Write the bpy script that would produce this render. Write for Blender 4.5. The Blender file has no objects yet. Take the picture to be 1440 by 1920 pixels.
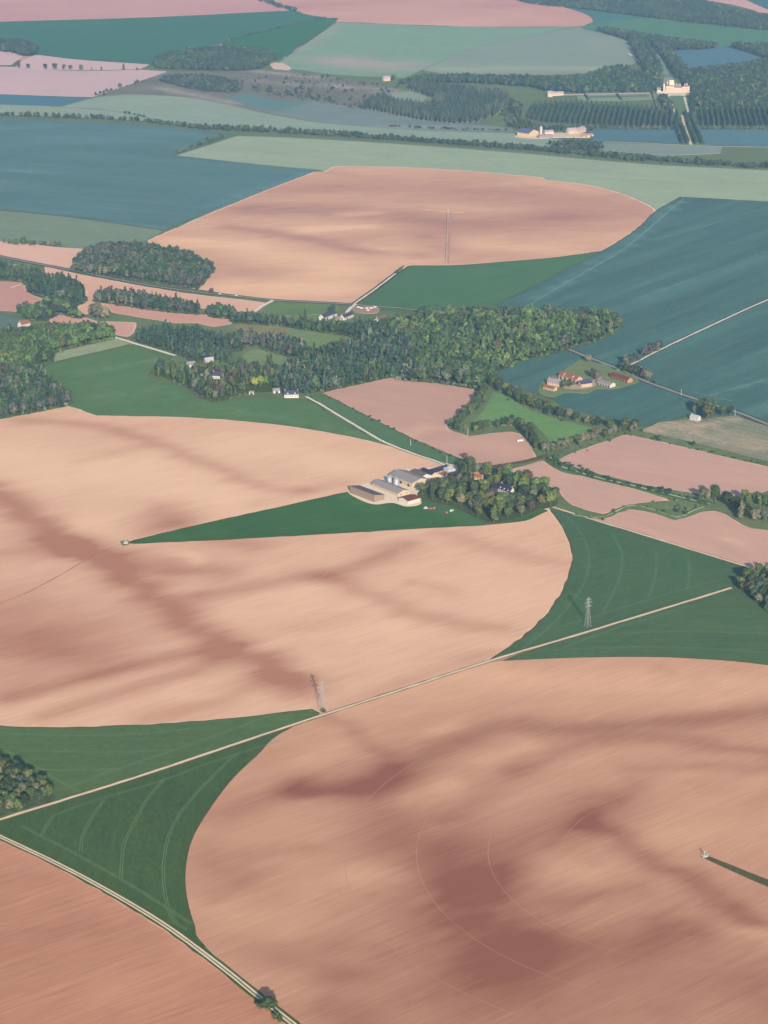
import bpy, bmesh, math, random
import numpy as np
from mathutils import Vector, Matrix
from mathutils.geometry import delaunay_2d_cdt

random.seed(7)
RNG = np.random.default_rng(7)
scene = bpy.context.scene
COL = scene.collection
rad = math.radians

# ------------------------------------------------------------------ camera
F, TH, H = 4200.0, rad(18.8), 800.0            # focal length in photo pixels, pitch down, height above ground
cam_d = bpy.data.cameras.new('camera')
cam_d.sensor_fit = 'VERTICAL'
cam_d.sensor_height = 24.0
cam_d.sensor_width = 18.0
cam_d.lens = 24.0 * F / 1920.0
cam_d.clip_start = 1.0
cam_d.clip_end = 60000.0
cam = bpy.data.objects.new('camera', cam_d)
COL.objects.link(cam)
cam.location = (0, 0, H)
cam.rotation_euler = (math.pi / 2 - TH, 0, 0)
scene.camera = cam

# ------------------------------------------------------------------ light
SUN_EL = rad(19.0)
SUN_AZ = rad(172.0)                              # compass direction the light comes from (0 = +Y, clockwise)
world = bpy.data.worlds.new('World')
scene.world = world
world.use_nodes = True
wn = world.node_tree
wn.nodes.clear()
wo = wn.nodes.new('ShaderNodeOutputWorld')
wb = wn.nodes.new('ShaderNodeBackground')
ws = wn.nodes.new('ShaderNodeTexSky')
ws.sky_type = 'NISHITA'
ws.sun_disc = False
ws.sun_elevation = SUN_EL
ws.sun_rotation = SUN_AZ
wb.inputs['Strength'].default_value = 0.08
wn.links.new(ws.outputs[0], wb.inputs[0])
wn.links.new(wb.outputs[0], wo.inputs[0])
sun_d = bpy.data.lights.new('sun', 'SUN')
sun_d.energy = 5.0
sun_d.angle = rad(0.53)
sun_d.color = (1.0, 0.90, 0.80)
sun = bpy.data.objects.new('sun', sun_d)
COL.objects.link(sun)
sdir = Vector((math.sin(SUN_AZ) * math.cos(SUN_EL), math.cos(SUN_AZ) * math.cos(SUN_EL), math.sin(SUN_EL)))
sun.rotation_euler = sdir.to_track_quat('Z', 'Y').to_euler()
sun.location = (300, -400, 1500)
vs = scene.view_settings
vs.view_transform = 'Standard'
vs.look = 'None'
vs.exposure = 1.3
vs.gamma = 1.0
vs.use_curve_mapping = False
scene.cycles.volume_step_rate = 4.0
scene.cycles.max_bounces = 6
scene.cycles.volume_bounces = 0

# ------------------------------------------------------------------ helpers
HAZE_DENSITY = 7.8e-5


def g(x, y):
    """photo pixel -> point on the flat ground"""
    u, v = x - 720.0, y - 960.0
    t = H / (F * math.sin(TH) + v * math.cos(TH))
    return (u * t, (F * math.cos(TH) - v * math.sin(TH)) * t)


def gs(pts):
    return [g(*p) for p in pts]


def wang(p, q):
    a, b = g(*p), g(*q)
    return math.atan2(b[1] - a[1], b[0] - a[0])


ROADANG = wang((0, 1537), (760, 1290))


def lin(c):
    return tuple((x / 255 / 12.92) if x / 255 <= 0.04045 else ((x / 255 + 0.055) / 1.055) ** 2.4 for x in c)


# radiance of a white flat ground seen through the haze, and of the haze alone, by photo row (measured once)
ROWS = [30, 160, 300, 430, 850, 1080, 1400, 1800]
TK = [(1.15, .99, .845), (1.27, 1.10, .94), (1.32, 1.16, 1.02), (1.351, 1.216, 1.097), (1.405, 1.30, 1.232), (1.433, 1.338, 1.266), (1.455, 1.358, 1.312), (1.47, 1.389, 1.338)]
AIR = [(.0782, .1384, .205), (.063, .112, .168), (.0513, .0908, .1384), (.0437, .0782, .1195), (.0284, .0513, .0782), (.0242, .0423, .0648), (.0194, .0343, .0529), (.016, .0284, .0423)]


def alb(c, y):
    """base colour of flat ground whose photographed colour, through the haze at row y, is c"""
    L = lin(c)
    out = []
    for i in range(3):
        k = np.interp(y, ROWS, [t[i] for t in TK])
        a = np.interp(y, ROWS, [t[i] for t in AIR])
        out.append(float(min(0.8, max(0.006, (L[i] - a) / k))))
    return tuple(out)


MATS = {}


def nmat(name):
    m = bpy.data.materials.new(name)
    m.use_nodes = True
    nt = m.node_tree
    b = nt.nodes['Principled BSDF']
    b.inputs['Specular IOR Level'].default_value = 0.15
    b.inputs['Roughness'].default_value = 0.9
    return m, nt, b


def nd(nt, t, **kw):
    n = nt.nodes.new(t)
    for k, v in kw.items():
        if k in n.inputs:
            n.inputs[k].default_value = v
        else:
            setattr(n, k, v)
    return n


def rgba(c):
    return (c[0], c[1], c[2], 1.0)


def mulc(c, f):
    return tuple(min(0.9, x * f) for x in c)


def mixc(a, b, t):
    return tuple(a[i] * (1 - t) + b[i] * t for i in range(3))


def coord(nt, ang, sx, sy):
    """world position turned by ang, scaled (sx along, sy across)"""
    geo = nd(nt, 'ShaderNodeNewGeometry')
    rot = nd(nt, 'ShaderNodeVectorRotate', rotation_type='Z_AXIS')
    rot.inputs['Angle'].default_value = -ang
    nt.links.new(geo.outputs['Position'], rot.inputs['Vector'])
    mp = nd(nt, 'ShaderNodeVectorMath', operation='MULTIPLY')
    mp.inputs[1].default_value = (sx, sy, 0.0)
    nt.links.new(rot.outputs[0], mp.inputs[0])
    return mp.outputs[0]


def noise(nt, vec, detail=4.0, rough=0.55, dist=0.0):
    n = nd(nt, 'ShaderNodeTexNoise', noise_dimensions='2D')
    n.inputs['Scale'].default_value = 1.0
    n.inputs['Detail'].default_value = detail
    n.inputs['Roughness'].default_value = rough
    n.inputs['Distortion'].default_value = dist
    nt.links.new(vec, n.inputs['Vector'])
    return n.outputs[0]


def math_n(nt, op, a, b, clamp=False):
    n = nd(nt, 'ShaderNodeMath', operation=op, use_clamp=clamp)
    for i, v in enumerate((a, b)):
        if isinstance(v, (int, float)):
            n.inputs[i].default_value = v
        else:
            nt.links.new(v, n.inputs[i])
    return n.outputs[0]


def madd(nt, v, mul, add):
    n = nd(nt, 'ShaderNodeMath', operation='MULTIPLY_ADD')
    nt.links.new(v, n.inputs[0])
    n.inputs[1].default_value = mul
    n.inputs[2].default_value = add
    return n.outputs[0]


def soil_mat(name, light, dark, ang, base=0.35, blotch=0.5, streak=0.16, fine=0.11, bscale=1 / 150, off=0.0, mott=0.2, gain=1.0):
    """bare worked soil: pale stony to dark clay, by the 'soil' attribute plus noise, with tillage streaks along ang"""
    m, nt, b = nmat(name)
    at = nd(nt, 'ShaderNodeAttribute', attribute_name='soil')
    v0 = coord(nt, ang, bscale * 0.6, bscale)
    v0o = nd(nt, 'ShaderNodeVectorMath', operation='ADD')
    v0o.inputs[1].default_value = (off, off * 1.7, 0)
    nt.links.new(v0, v0o.inputs[0])
    n0 = noise(nt, v0o.outputs[0], 5.0, 0.55, 0.6)
    n1 = noise(nt, coord(nt, ang, 1 / 70, 1 / 3.6), 3.0, 0.6)
    n2 = noise(nt, coord(nt, ang, 1 / 45, 1 / 1.6), 2.0, 0.6)
    s = madd(nt, n0, blotch, base - 0.5 * blotch)
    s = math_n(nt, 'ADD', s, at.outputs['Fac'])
    s = math_n(nt, 'ADD', s, madd(nt, n1, streak * 2, -streak))
    n4 = noise(nt, coord(nt, ang, 1 / 75, 1 / 24), 5.0, 0.6, 0.5)
    s = math_n(nt, 'ADD', s, madd(nt, n4, mott * 2, -mott))
    s = math_n(nt, 'MULTIPLY', s, gain)
    mix = nd(nt, 'ShaderNodeValToRGB')
    cr = mix.color_ramp
    cr.interpolation = 'LINEAR'
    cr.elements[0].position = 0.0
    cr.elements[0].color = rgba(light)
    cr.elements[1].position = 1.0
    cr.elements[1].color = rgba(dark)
    nt.links.new(s, mix.inputs[0])
    val = madd(nt, n2, fine * 2, 1.0 - fine)
    n3 = noise(nt, coord(nt, ang + 0.05, 1 / 300, 1 / 2.6), 3.0, 0.7)
    val = math_n(nt, 'MULTIPLY', val, madd(nt, n3, fine * 1.6, 1.0 - fine * 0.8))
    mm = nd(nt, 'ShaderNodeVectorMath', operation='SCALE')
    nt.links.new(mix.outputs[0], mm.inputs[0])
    nt.links.new(val, mm.inputs['Scale'])
    nt.links.new(mm.outputs[0], b.inputs['Base Color'])
    b.inputs['Roughness'].default_value = 1.0
    b.inputs['Specular IOR Level'].default_value = 0.0
    return m


def crop_mat(name, c, ang, streak=0.12, blotch=0.12, fine=0.12, patch=None, swidth=9.0, hue=0.0, wide=0.0, mott=0.32):
    """growing crop or grass: colour with drill-row streaks, tint patches, and a second colour by the 'soil' attribute"""
    m, nt, b = nmat(name)
    at = nd(nt, 'ShaderNodeAttribute', attribute_name='soil')
    n0 = noise(nt, coord(nt, ang, 1 / 170, 1 / 80), 4.0, 0.55, 0.4)
    n1 = noise(nt, coord(nt, ang, 1 / 260, 1 / swidth), 3.0, 0.55)
    n2 = noise(nt, coord(nt, ang, 1 / 7, 1 / 3.0), 3.0, 0.7)
    n5 = noise(nt, coord(nt, ang, 1 / 30, 1 / 8), 6.0, 0.78)
    val = madd(nt, n0, blotch * 2, 1.0 - blotch)
    val = math_n(nt, 'MULTIPLY', val, madd(nt, n5, mott * 2, 1.0 - mott))
    val = math_n(nt, 'MULTIPLY', val, madd(nt, n1, streak * 2, 1.0 - streak))
    val = math_n(nt, 'MULTIPLY', val, madd(nt, n2, fine * 5.0, 1.0 - fine * 2.5))
    if wide:
        n4 = noise(nt, coord(nt, ang, 1 / 600, 1 / 34), 2.0, 0.5)
        val = math_n(nt, 'MULTIPLY', val, madd(nt, n4, wide * 2, 1.0 - wide))
    tint = nd(nt, 'ShaderNodeMix', data_type='RGBA')
    tint.inputs['A'].default_value = rgba(c)
    tint.inputs['B'].default_value = rgba((c[0] * 1.35, c[1] * 1.05, c[2] * 0.75))
    nz = noise(nt, coord(nt, ang + 0.4, 1 / 60, 1 / 25), 5.0, 0.65)
    nt.links.new(madd(nt, nz, 1.2, -0.35 + hue), tint.inputs['Factor'])
    pm = nd(nt, 'ShaderNodeMix', data_type='RGBA')
    nt.links.new(tint.outputs['Result'], pm.inputs['A'])
    pm.inputs['B'].default_value = rgba(patch or mulc(c, 1.5))
    nt.links.new(math_n(nt, 'MULTIPLY', at.outputs['Fac'], madd(nt, nz, 1.0, 0.5), True), pm.inputs['Factor'])
    mm = nd(nt, 'ShaderNodeVectorMath', operation='SCALE')
    nt.links.new(pm.outputs['Result'], mm.inputs[0])
    nt.links.new(val, mm.inputs['Scale'])
    nt.links.new(mm.outputs[0], b.inputs['Base Color'])
    b.inputs['Roughness'].default_value = 1.0
    b.inputs['Specular IOR Level'].default_value = 0.0
    return m


def plain_mat(name, c, var=0.15, scale=0.4, rough=0.85, metal=0.0, spec=0.2, ang=0.0, sx=1.0):
    if name in MATS:
        return MATS[name]
    m, nt, b = nmat(name)
    n = noise(nt, coord(nt, ang, scale * sx, scale), 4.0, 0.6)
    mm = nd(nt, 'ShaderNodeVectorMath', operation='SCALE')
    mm.inputs[0].default_value = c
    nt.links.new(madd(nt, n, var * 2, 1 - var), mm.inputs['Scale'])
    nt.links.new(mm.outputs[0], b.inputs['Base Color'])
    b.inputs['Roughness'].default_value = rough
    b.inputs['Metallic'].default_value = metal
    b.inputs['Specular IOR Level'].default_value = spec
    MATS[name] = m
    return m


def tag(o, label=None, cat=None, group=None, kind=None):
    if label:
        o['label'] = label
    if cat:
        o['category'] = cat
    if group:
        o['group'] = group
    if kind:
        o['kind'] = kind
    return o


def link(name, me, mat=None, parent=None):
    o = bpy.data.objects.new(name, me)
    COL.objects.link(o)
    if mat and len(me.materials) == 0:
        me.materials.append(mat)
    if parent:
        o.parent = parent
    return o


def empty(name, loc, rz=0.0):
    o = bpy.data.objects.new(name, None)
    o.empty_display_size = 1.0
    COL.objects.link(o)
    o.location = loc
    o.rotation_euler = (0, 0, rz)
    return o


def catmull(pts, n=6, closed=False):
    P = [np.array(p, float) for p in pts]
    out = []
    m = len(P)
    rng = range(m if closed else m - 1)
    for i in rng:
        p1, p2 = P[i], P[(i + 1) % m]
        p0 = P[i - 1] if (closed or i > 0) else 2 * p1 - p2
        p3 = P[(i + 2) % m] if (closed or i + 2 < m) else 2 * p2 - p1
        for k in range(n):
            t = k / n
            out.append(0.5 * ((2 * p1) + (-p0 + p2) * t + (2 * p0 - 5 * p1 + 4 * p2 - p3) * t * t + (-p0 + 3 * p1 - 3 * p2 + p3) * t ** 3))
    if not closed:
        out.append(P[-1])
    return [tuple(q) for q in out]


def soften(pts, n=5, limit=30.0):
    """round an outline between its real corners"""
    W = [np.array(g(*p)) for p in pts]
    m = len(pts)
    corner = []
    for i in range(m):
        a, b = W[i] - W[i - 1], W[(i + 1) % m] - W[i]
        t = abs(math.degrees(math.atan2(a[0] * b[1] - a[1] * b[0], a @ b)))
        if t > limit:
            corner.append(i)
    if len(corner) < 2:
        return [tuple(p) for p in pts]
    out = []
    for k, c in enumerate(corner):
        e = corner[(k + 1) % len(corner)]
        run = [pts[(c + j) % m] for j in range(((e - c) % m or m) + 1)]
        q = catmull(run, n) if len(run) > 2 else [tuple(run[0]), tuple(run[1])]
        out += [tuple(map(float, p)) for p in q[:-1]]
    return out


def inside(poly, X, Y):
    c = np.zeros(X.shape, bool)
    n = len(poly)
    j = n - 1
    for i in range(n):
        xi, yi = poly[i]
        xj, yj = poly[j]
        if yi != yj:
            c ^= ((yi > Y) != (yj > Y)) & (X < (xj - xi) * (Y - yi) / (yj - yi) + xi)
        j = i
    return c


def seg_dist(P, X, Y):
    d = np.full(X.shape, 1e9)
    if len(P) == 1:
        return np.hypot(X - P[0][0], Y - P[0][1])
    for (ax, ay), (bx, by) in zip(P[:-1], P[1:]):
        dx, dy = bx - ax, by - ay
        t = np.clip(((X - ax) * dx + (Y - ay) * dy) / (dx * dx + dy * dy + 1e-9), 0, 1)
        d = np.minimum(d, np.hypot(X - ax - t * dx, Y - ay - t * dy))
    return d


WPH = np.random.default_rng(3).uniform(0, 6.283, (2, 14))


def warp(X, Y, ang):
    """natural wander of soil boundaries: long along the tillage, short across"""
    u, v = X * math.cos(ang) + Y * math.sin(ang), -X * math.sin(ang) + Y * math.cos(ang)
    du = np.zeros(X.shape)
    dv = np.zeros(X.shape)
    for k in range(7):
        f = 2 * math.pi / (150 / 1.6 ** k)
        a = 1.5 / 1.35 ** k
        du += 2.2 * a * np.sin(f * 1.9 * v + f * .25 * u + WPH[0, k] + 1.5 * np.sin(f * .7 * v + WPH[1, k]))
        dv += .55 * a * np.sin(f * u * .7 + f * .5 * v + WPH[0, k + 7])
    u, v = u + du, v + dv
    return u * math.cos(ang) - v * math.sin(ang), u * math.sin(ang) + v * math.cos(ang)


def stroke_val(strokes, X, Y):
    v = np.zeros(X.shape)
    X, Y = warp(X, Y, ROADANG)
    for pts, w, s in strokes:
        P = gs(catmull(pts, 5)) if len(pts) > 2 else gs(pts)
        d = seg_dist(P, X, Y)
        v = v + .8 * s * np.exp(-(d / (w * 1.38)) ** 2)
    return v


ZSTEP = 0.0035
zcount = [10]


def sheet(name, wpoly, mat, step, strokes=(), skirt=True):
    """a field: filled outline on the ground, evenly meshed so that it can carry the soil attribute"""
    z = zcount[0] * ZSTEP
    zcount[0] += 1
    wp = np.array(wpoly)
    # resample outline
    pts = []
    for i in range(len(wp)):
        a, b = wp[i], wp[(i + 1) % len(wp)]
        n = max(1, int(np.hypot(*(b - a)) / step))
        n = min(n, 60)
        for k in range(n):
            pts.append(a + (b - a) * k / n)
    nb = len(pts)
    x0, y0 = wp.min(0)
    x1, y1 = wp.max(0)
    gx, gy = np.meshgrid(np.arange(x0 + step / 2, x1, step), np.arange(y0 + step / 2, y1, step))
    gx = gx + RNG.uniform(-.2, .2, gx.shape) * step
    gy = gy + RNG.uniform(-.2, .2, gy.shape) * step
    ins = inside([tuple(p) for p in wp], gx, gy)
    X, Y = gx[ins], gy[ins]
    bd = np.array(pts)
    d = seg_dist([tuple(p) for p in wp] + [tuple(wp[0])], X, Y)
    keep = d > step * 0.45
    allp = [Vector((float(a), float(b))) for a, b in pts] + [Vector((float(a), float(b))) for a, b in zip(X[keep], Y[keep])]
    edges = [(i, (i + 1) % nb) for i in range(nb)]
    vo, eo, fo, ov, oe, of = delaunay_2d_cdt(allp, edges, [], 1, 1e-4)
    vx = np.array([v[0] for v in vo])
    vy = np.array([v[1] for v in vo])
    verts = [(a, b, z) for a, b in zip(vx, vy)]
    faces = [tuple(f) for f in fo]
    nv = len(verts)
    # skirt down to the ground
    if skirt:
        cnt = {}
        for f in faces:
            for i in range(len(f)):
                e = (f[i], f[(i + 1) % len(f)])
                k = (min(e), max(e))
                cnt.setdefault(k, []).append(e)
        low = {}
        for k, es in cnt.items():
            if len(es) == 1:
                a, b = es[0]
                for q in (a, b):
                    if q not in low:
                        low[q] = len(verts)
                        verts.append((vx[q], vy[q], -0.02))
                faces.append((b, a, low[a], low[b]))
    me = bpy.data.meshes.new(name)
    me.from_pydata(verts, [], faces)
    at = me.attributes.new('soil', 'FLOAT', 'POINT')
    vals = np.zeros(len(verts), np.float32)
    if strokes:
        vals[:nv] = stroke_val(strokes, vx, vy)
    at.data.foreach_set('value', vals)
    me.update()
    o = link(name, me, mat)
    o['kind'] = 'structure'
    o['top'] = z
    return o


def strip(name, pts, width, mat, z=None, n=6, px=True, offset=0.0, jitter=0.0, skirt=True):
    """ribbon of given width along a line"""
    if z is None:
        z = zcount[0] * ZSTEP
        zcount[0] += 1
    P = catmull(pts, n) if len(pts) > 2 else pts
    W = np.array(gs(P) if px else P)
    # resample
    seg = np.hypot(*np.diff(W, axis=0).T)
    s = np.concatenate([[0], np.cumsum(seg)])
    m = max(2, int(s[-1] / 12) + 1)
    m = min(m, 500)
    q = np.linspace(0, s[-1], m)
    W = np.stack([np.interp(q, s, W[:, 0]), np.interp(q, s, W[:, 1])], 1)
    T = np.gradient(W, axis=0)
    T /= np.hypot(T[:, 0], T[:, 1])[:, None] + 1e-9
    N = np.stack([-T[:, 1], T[:, 0]], 1)
    hw = width / 2 * np.ones(m)
    j1 = RNG.normal(0, jitter, m) if jitter else 0
    j2 = RNG.normal(0, jitter, m) if jitter else 0
    A = W + N * (offset + hw + j1)[:, None]
    B = W + N * (offset - hw + j2)[:, None]
    verts = [(a[0], a[1], z) for a in A] + [(b[0], b[1], z) for b in B]
    faces = [(i, m + i, m + i + 1, i + 1) for i in range(m - 1)]
    if skirt:
        k = len(verts)
        verts += [(v[0], v[1], -0.02) for v in verts]
        for i in range(m - 1):
            faces.append((i + 1, k + i + 1, k + i, i))
            faces.append((m + i, k + m + i, k + m + i + 1, m + i + 1))
    me = bpy.data.meshes.new(name)
    me.from_pydata(verts, [], faces)
    me.update()
    o = link(name, me, mat)
    o['kind'] = 'structure'
    return o



# ------------------------------------------------------------------ ground
def ground_mat():
    m, nt, b = nmat('ground_patchwork')
    geo = nd(nt, 'ShaderNodeNewGeometry')
    sc = nd(nt, 'ShaderNodeVectorMath', operation='MULTIPLY')
    sc.inputs[1].default_value = (1 / 620, 1 / 620, 0)
    nt.links.new(geo.outputs['Position'], sc.inputs[0])
    vo = nd(nt, 'ShaderNodeTexVoronoi', voronoi_dimensions='2D', distance='CHEBYCHEV')
    nt.links.new(sc.outputs[0], vo.inputs['Vector'])
    sep = nd(nt, 'ShaderNodeSeparateColor')
    nt.links.new(vo.outputs['Color'], sep.inputs[0])
    cr = nd(nt, 'ShaderNodeValToRGB')
    cr.color_ramp.interpolation = 'CONSTANT'
    cols = [(0.0, (.05, .085, .045)), (.25, (.33, .22, .16)), (.42, (.09, .12, .06)), (.6, (.04, .075, .05)), (.78, (.36, .25, .18)), (.9, (.06, .09, .04))]
    e = cr.color_ramp.elements
    e[0].position, e[0].color = cols[0][0], rgba(cols[0][1])
    e[1].position, e[1].color = cols[1][0], rgba(cols[1][1])
    for p, c in cols[2:]:
        x = e.new(p)
        x.color = rgba(c)
    nt.links.new(sep.outputs[0], cr.inputs[0])
    n = noise(nt, coord(nt, 0.3, 1 / 60, 1 / 20), 5.0, 0.6)
    mm = nd(nt, 'ShaderNodeVectorMath', operation='SCALE')
    nt.links.new(cr.outputs[0], mm.inputs[0])
    nt.links.new(madd(nt, n, 0.5, 0.75), mm.inputs['Scale'])
    nt.links.new(mm.outputs[0], b.inputs['Base Color'])
    b.inputs['Roughness'].default_value = 1.0
    b.inputs['Specular IOR Level'].default_value = 0.0
    return m


def grid_obj(name, x0, x1, y0, y1, nx, ny, z, mat):
    xs = np.linspace(x0, x1, nx + 1)
    ys = np.linspace(y0, y1, ny + 1)
    v = [(x, y, z) for y in ys for x in xs]
    f = [(j * (nx + 1) + i, j * (nx + 1) + i + 1, (j + 1) * (nx + 1) + i + 1, (j + 1) * (nx + 1) + i) for j in range(ny) for i in range(nx)]
    me = bpy.data.meshes.new(name)
    me.from_pydata(v, [], f)
    o = link(name, me, mat)
    o['kind'] = 'structure'
    return o


grid_obj('ground', -15000, 15000, -9000, 21000, 60, 60, 0.0, ground_mat())

# ------------------------------------------------------------------ fields
def soil(label, pts, light, dark, y, step=14, ang=ROADANG, strokes=(), smooth=0, name='ploughed_field', margin=True, **kw):
    m = soil_mat('soil', alb(light, y), alb(dark, y), ang, **kw)
    P = catmull(pts, smooth, True) if smooth else soften(pts)
    o = tag(sheet(name, gs(P), m, step, strokes), label, 'field')
    if margin:
        e = plain_mat('pale_field_rim_%d' % y, mulc(alb(mixc(light, (238, 214, 196), .08), y), 1.0), .12, .1)
        tag(strip('field_rim', list(P) + [P[0]], 1.6 if y > 700 else 3.5, e, n=1, jitter=.5, skirt=False), 'pale trampled rim of the ' + label, 'field edge')
    return o


def crop(label, pts, c, y, step=30, ang=ROADANG, strokes=(), name='crop_field', patch=None, smooth=0, margin=True, **kw):
    m = crop_mat('crop', alb(c, y), ang, patch=alb(patch, y) if patch else None, **kw)
    P = catmull(pts, smooth, True) if smooth else soften(pts)
    o = tag(sheet(name, gs(P), m, step, strokes), label, 'field')
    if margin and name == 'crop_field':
        e = plain_mat('dry_shade_margin_%d' % y, mulc(alb(mixc(c, (104, 88, 70), .6 if y > 350 else .3), y), .8), .25, .1)  # dry unsown strip, with shade at the crop edge put into its colour
        tag(strip('field_margin', list(P) + [P[0]], 1.5 if y > 900 else (2.0 if y > 350 else 4.0), e, n=1, jitter=.5, skirt=False), 'dark unsown margin with painted edge shade on the ' + label, 'field edge')
    return o


FLAT = 0.02
# -- far plain
crop('wide valley grassland and verges under the woods and farms',
     [(-400, 130), (300, 120), (800, 90), (1440, 40), (1900, 40), (1900, 1060), (1420, 1066), (1030, 955), (905, 985), (640, 925), (560, 800), (130, 762), (-400, 860)],
     (108, 130, 114), 640, 60, name='grassland', blotch=.22, fine=.2, streak=.06, patch=(150, 150, 125),
     strokes=[([(470, 585), (520, 600)], 50, .6), ([(560, 645), (620, 630)], 40, .5)])
soil('pink bare field along the upper left edge of the view',
     [(-300, 52), (0, 41), (120, 37.5), (240, 34), (360, 29), (480, 23), (543, 20), (515, 9), (488, 0), (450, -12), (380, -30), (-300, -40)],
     (204, 172, 176), (174, 144, 154), 20, 60, FLAT, base=.45, blotch=.7, bscale=1 / 260)
soil('broad pink bare field at the top centre',
     [(505, -25), (520, 6), (550, 18), (580, 27), (628, 41), (700, 43), (830, 48), (960, 50), (1060, 49), (1095, 47), (1112, 42), (1112, 35), (1098, 26), (1060, 15), (1010, 6), (965, 0), (900, -12), (700, -30)],
     (208, 174, 172), (176, 146, 152), 30, 50, FLAT, base=.45, blotch=.8, bscale=1 / 260,
     strokes=[([(700, 25), (760, 22)], 120, -.3), ([(860, 40), (960, 34)], 120, -.3), ([(600, 10), (1000, 14)], 150, .2)])
crop('dark teal green crop field at the upper left',
     [(-300, 52), (0, 41), (120, 37.5), (240, 34), (360, 29), (480, 23), (543, 20), (585, 29), (612, 33), (560, 44), (500, 58), (440, 74), (420, 80), (290, 122), (200, 116), (135, 111), (70, 103), (0, 92), (-300, 84)],
     (92, 133, 136), 75, 60, FLAT, streak=.1, wide=.1)
crop('green crop field below the thin hedge at the upper left',
     [(420, 80), (500, 58.5), (560, 44.5), (612, 33.5), (628, 41), (522, 113), (470, 116), (430, 108)],
     (88, 132, 128), 80, 50, FLAT, streak=.1)
crop('pale green field at the upper centre with a bare patch',
     [(631, 42), (700, 44), (830, 49), (960, 51), (1060, 50), (1085, 49), (960, 74), (900, 88), (840, 108), (792, 131), (760, 146), (640, 141), (560, 131), (512, 123), (528, 113)],
     (130, 163, 157), 95, 40, FLAT, streak=.08, patch=(176, 164, 168), wide=.06,
     strokes=[([(630, 112), (680, 120), (735, 124)], 70, .9), ([(630, 44), (560, 92)], 22, .5)])
crop('grey green meadow at the upper right below the pink field',
     [(792, 132), (840, 108), (900, 88), (960, 74), (1085, 50), (1110, 56), (1178, 66), (1196, 112), (1165, 127), (1120, 138), (960, 142), (860, 143)],
     (136, 158, 160), 95, 40, FLAT, streak=.08, patch=(160, 172, 160),
     strokes=[([(830, 130), (960, 128), (1120, 128)], 40, .9), ([(1120, 70), (1140, 100)], 30, .3)])
soil('thin pale pink field at the top right corner',
     [(1300, -10), (1325, 0), (1380, 10), (1440, 25), (1560, 44), (1560, 30), (1440, 18), (1400, 0), (1385, -10)], (204, 176, 178), (180, 150, 158), 8, 60, FLAT)
crop('blue green field at the top right corner', [(1386, -11), (1400, 0), (1440, 17.5), (1560, 30), (1560, -14)], (94, 134, 152), 5, 70, FLAT)
crop('blue green wedge field beside the round pink field',
     [(1060, 14), (1100, 17), (1200, 30), (1206, 32), (1110, 47), (1095, 48), (1113, 40), (1100, 27)], (96, 139, 148), 33, 50, FLAT)
crop('long green field in front of the far forest',
     [(1085, 50), (1110, 47), (1206, 32), (1300, 43), (1440, 57), (1600, 70), (1600, 92), (1440, 84), (1360, 92), (1250, 85), (1180, 72), (1110, 58)], (104, 144, 141), 60, 60, FLAT, wide=.1)
crop('square blue green crop field between the park woods',
     [(1255, 94), (1300, 92), (1365, 87), (1420, 105), (1440, 112), (1380, 128), (1290, 130), (1275, 120)], (102, 138, 158), 108, 40, FLAT)
soil('small pale field behind the leftmost far trees', [(-200, 90), (0, 94), (42, 104), (20, 122), (-200, 122)], (204, 182, 186), (188, 166, 174), 108, 50, FLAT)
soil('long pale field behind a row of single trees', [(30, 129), (36, 118), (68, 103), (135, 111), (200, 116), (279, 121), (262, 129.5), (200, 131), (100, 131)],
     (204, 182, 186), (188, 166, 174), 118, 40, FLAT)
soil('lilac pink bare field at the left below the tree row',
     [(-300, 126), (0, 125), (100, 132), (180, 133), (262, 131), (312, 134), (285, 150), (240, 160), (172, 182), (100, 180), (0, 176.5), (-300, 168)],
     (204, 182, 186), (182, 160, 170), 150, 40, FLAT, base=.35, blotch=.5)
crop('narrow blue green field below the lilac field', [(-300, 168), (0, 177), (100, 181), (174, 183), (115, 200), (0, 196), (-300, 186)], (97, 135, 155), 188, 40, FLAT)
crop('grey brown scrubland strewn with bushes at the upper centre',
     [(174, 183), (240, 160), (312, 135), (400, 134), (500, 130), (620, 143), (740, 166), (775, 172), (790, 200), (930, 236), (975, 246), (800, 244), (640, 234), (500, 213), (430, 197), (320, 179), (230, 177)],
     (122, 134, 138), 175, 25, FLAT, name='scrubland', blotch=.3, fine=.3, streak=.2, patch=(178, 168, 172), swidth=25,
     strokes=[([(480, 134), (600, 146)], 14, .8), ([(300, 165), (380, 182), (450, 195)], 14, .7), ([(470, 150), (560, 160)], 16, .5), ([(600, 160), (740, 168)], 18, .5),
              ([(480, 196), (520, 206)], 14, .6), ([(620, 158), (650, 165)], 12, .5), ([(700, 172), (740, 174)], 10, .6)])
crop('muted green meadow below the scrubland', [(500, 212), (590, 190), (675, 203), (800, 226), (930, 237), (975, 247), (800, 245), (640, 235)],
     (124, 146, 154), 220, 30, FLAT, name='meadow', blotch=.2, streak=.15, patch=(165, 165, 165), strokes=[([(720, 236), (850, 240)], 16, .5)])
crop('green strip between the scrub and the meadow', [(420, 180), (470, 176), (520, 190), (590, 190), (520, 208), (480, 205)], (108, 142, 150), 192, 30, FLAT, name='meadow')
crop('bright clearing inside the poplar plantation', [(732, 176), (770, 171), (812, 184), (800, 192), (750, 190)], (140, 160, 156), 183, 20, FLAT, name='meadow')
soil('pale sandy pit beside the oak wood', [(506, 120), (516, 117), (530, 119), (545, 128), (540, 132), (515, 130)], (206, 186, 182), (190, 170, 170), 124, 10, FLAT, name='sand_pit')
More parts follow.
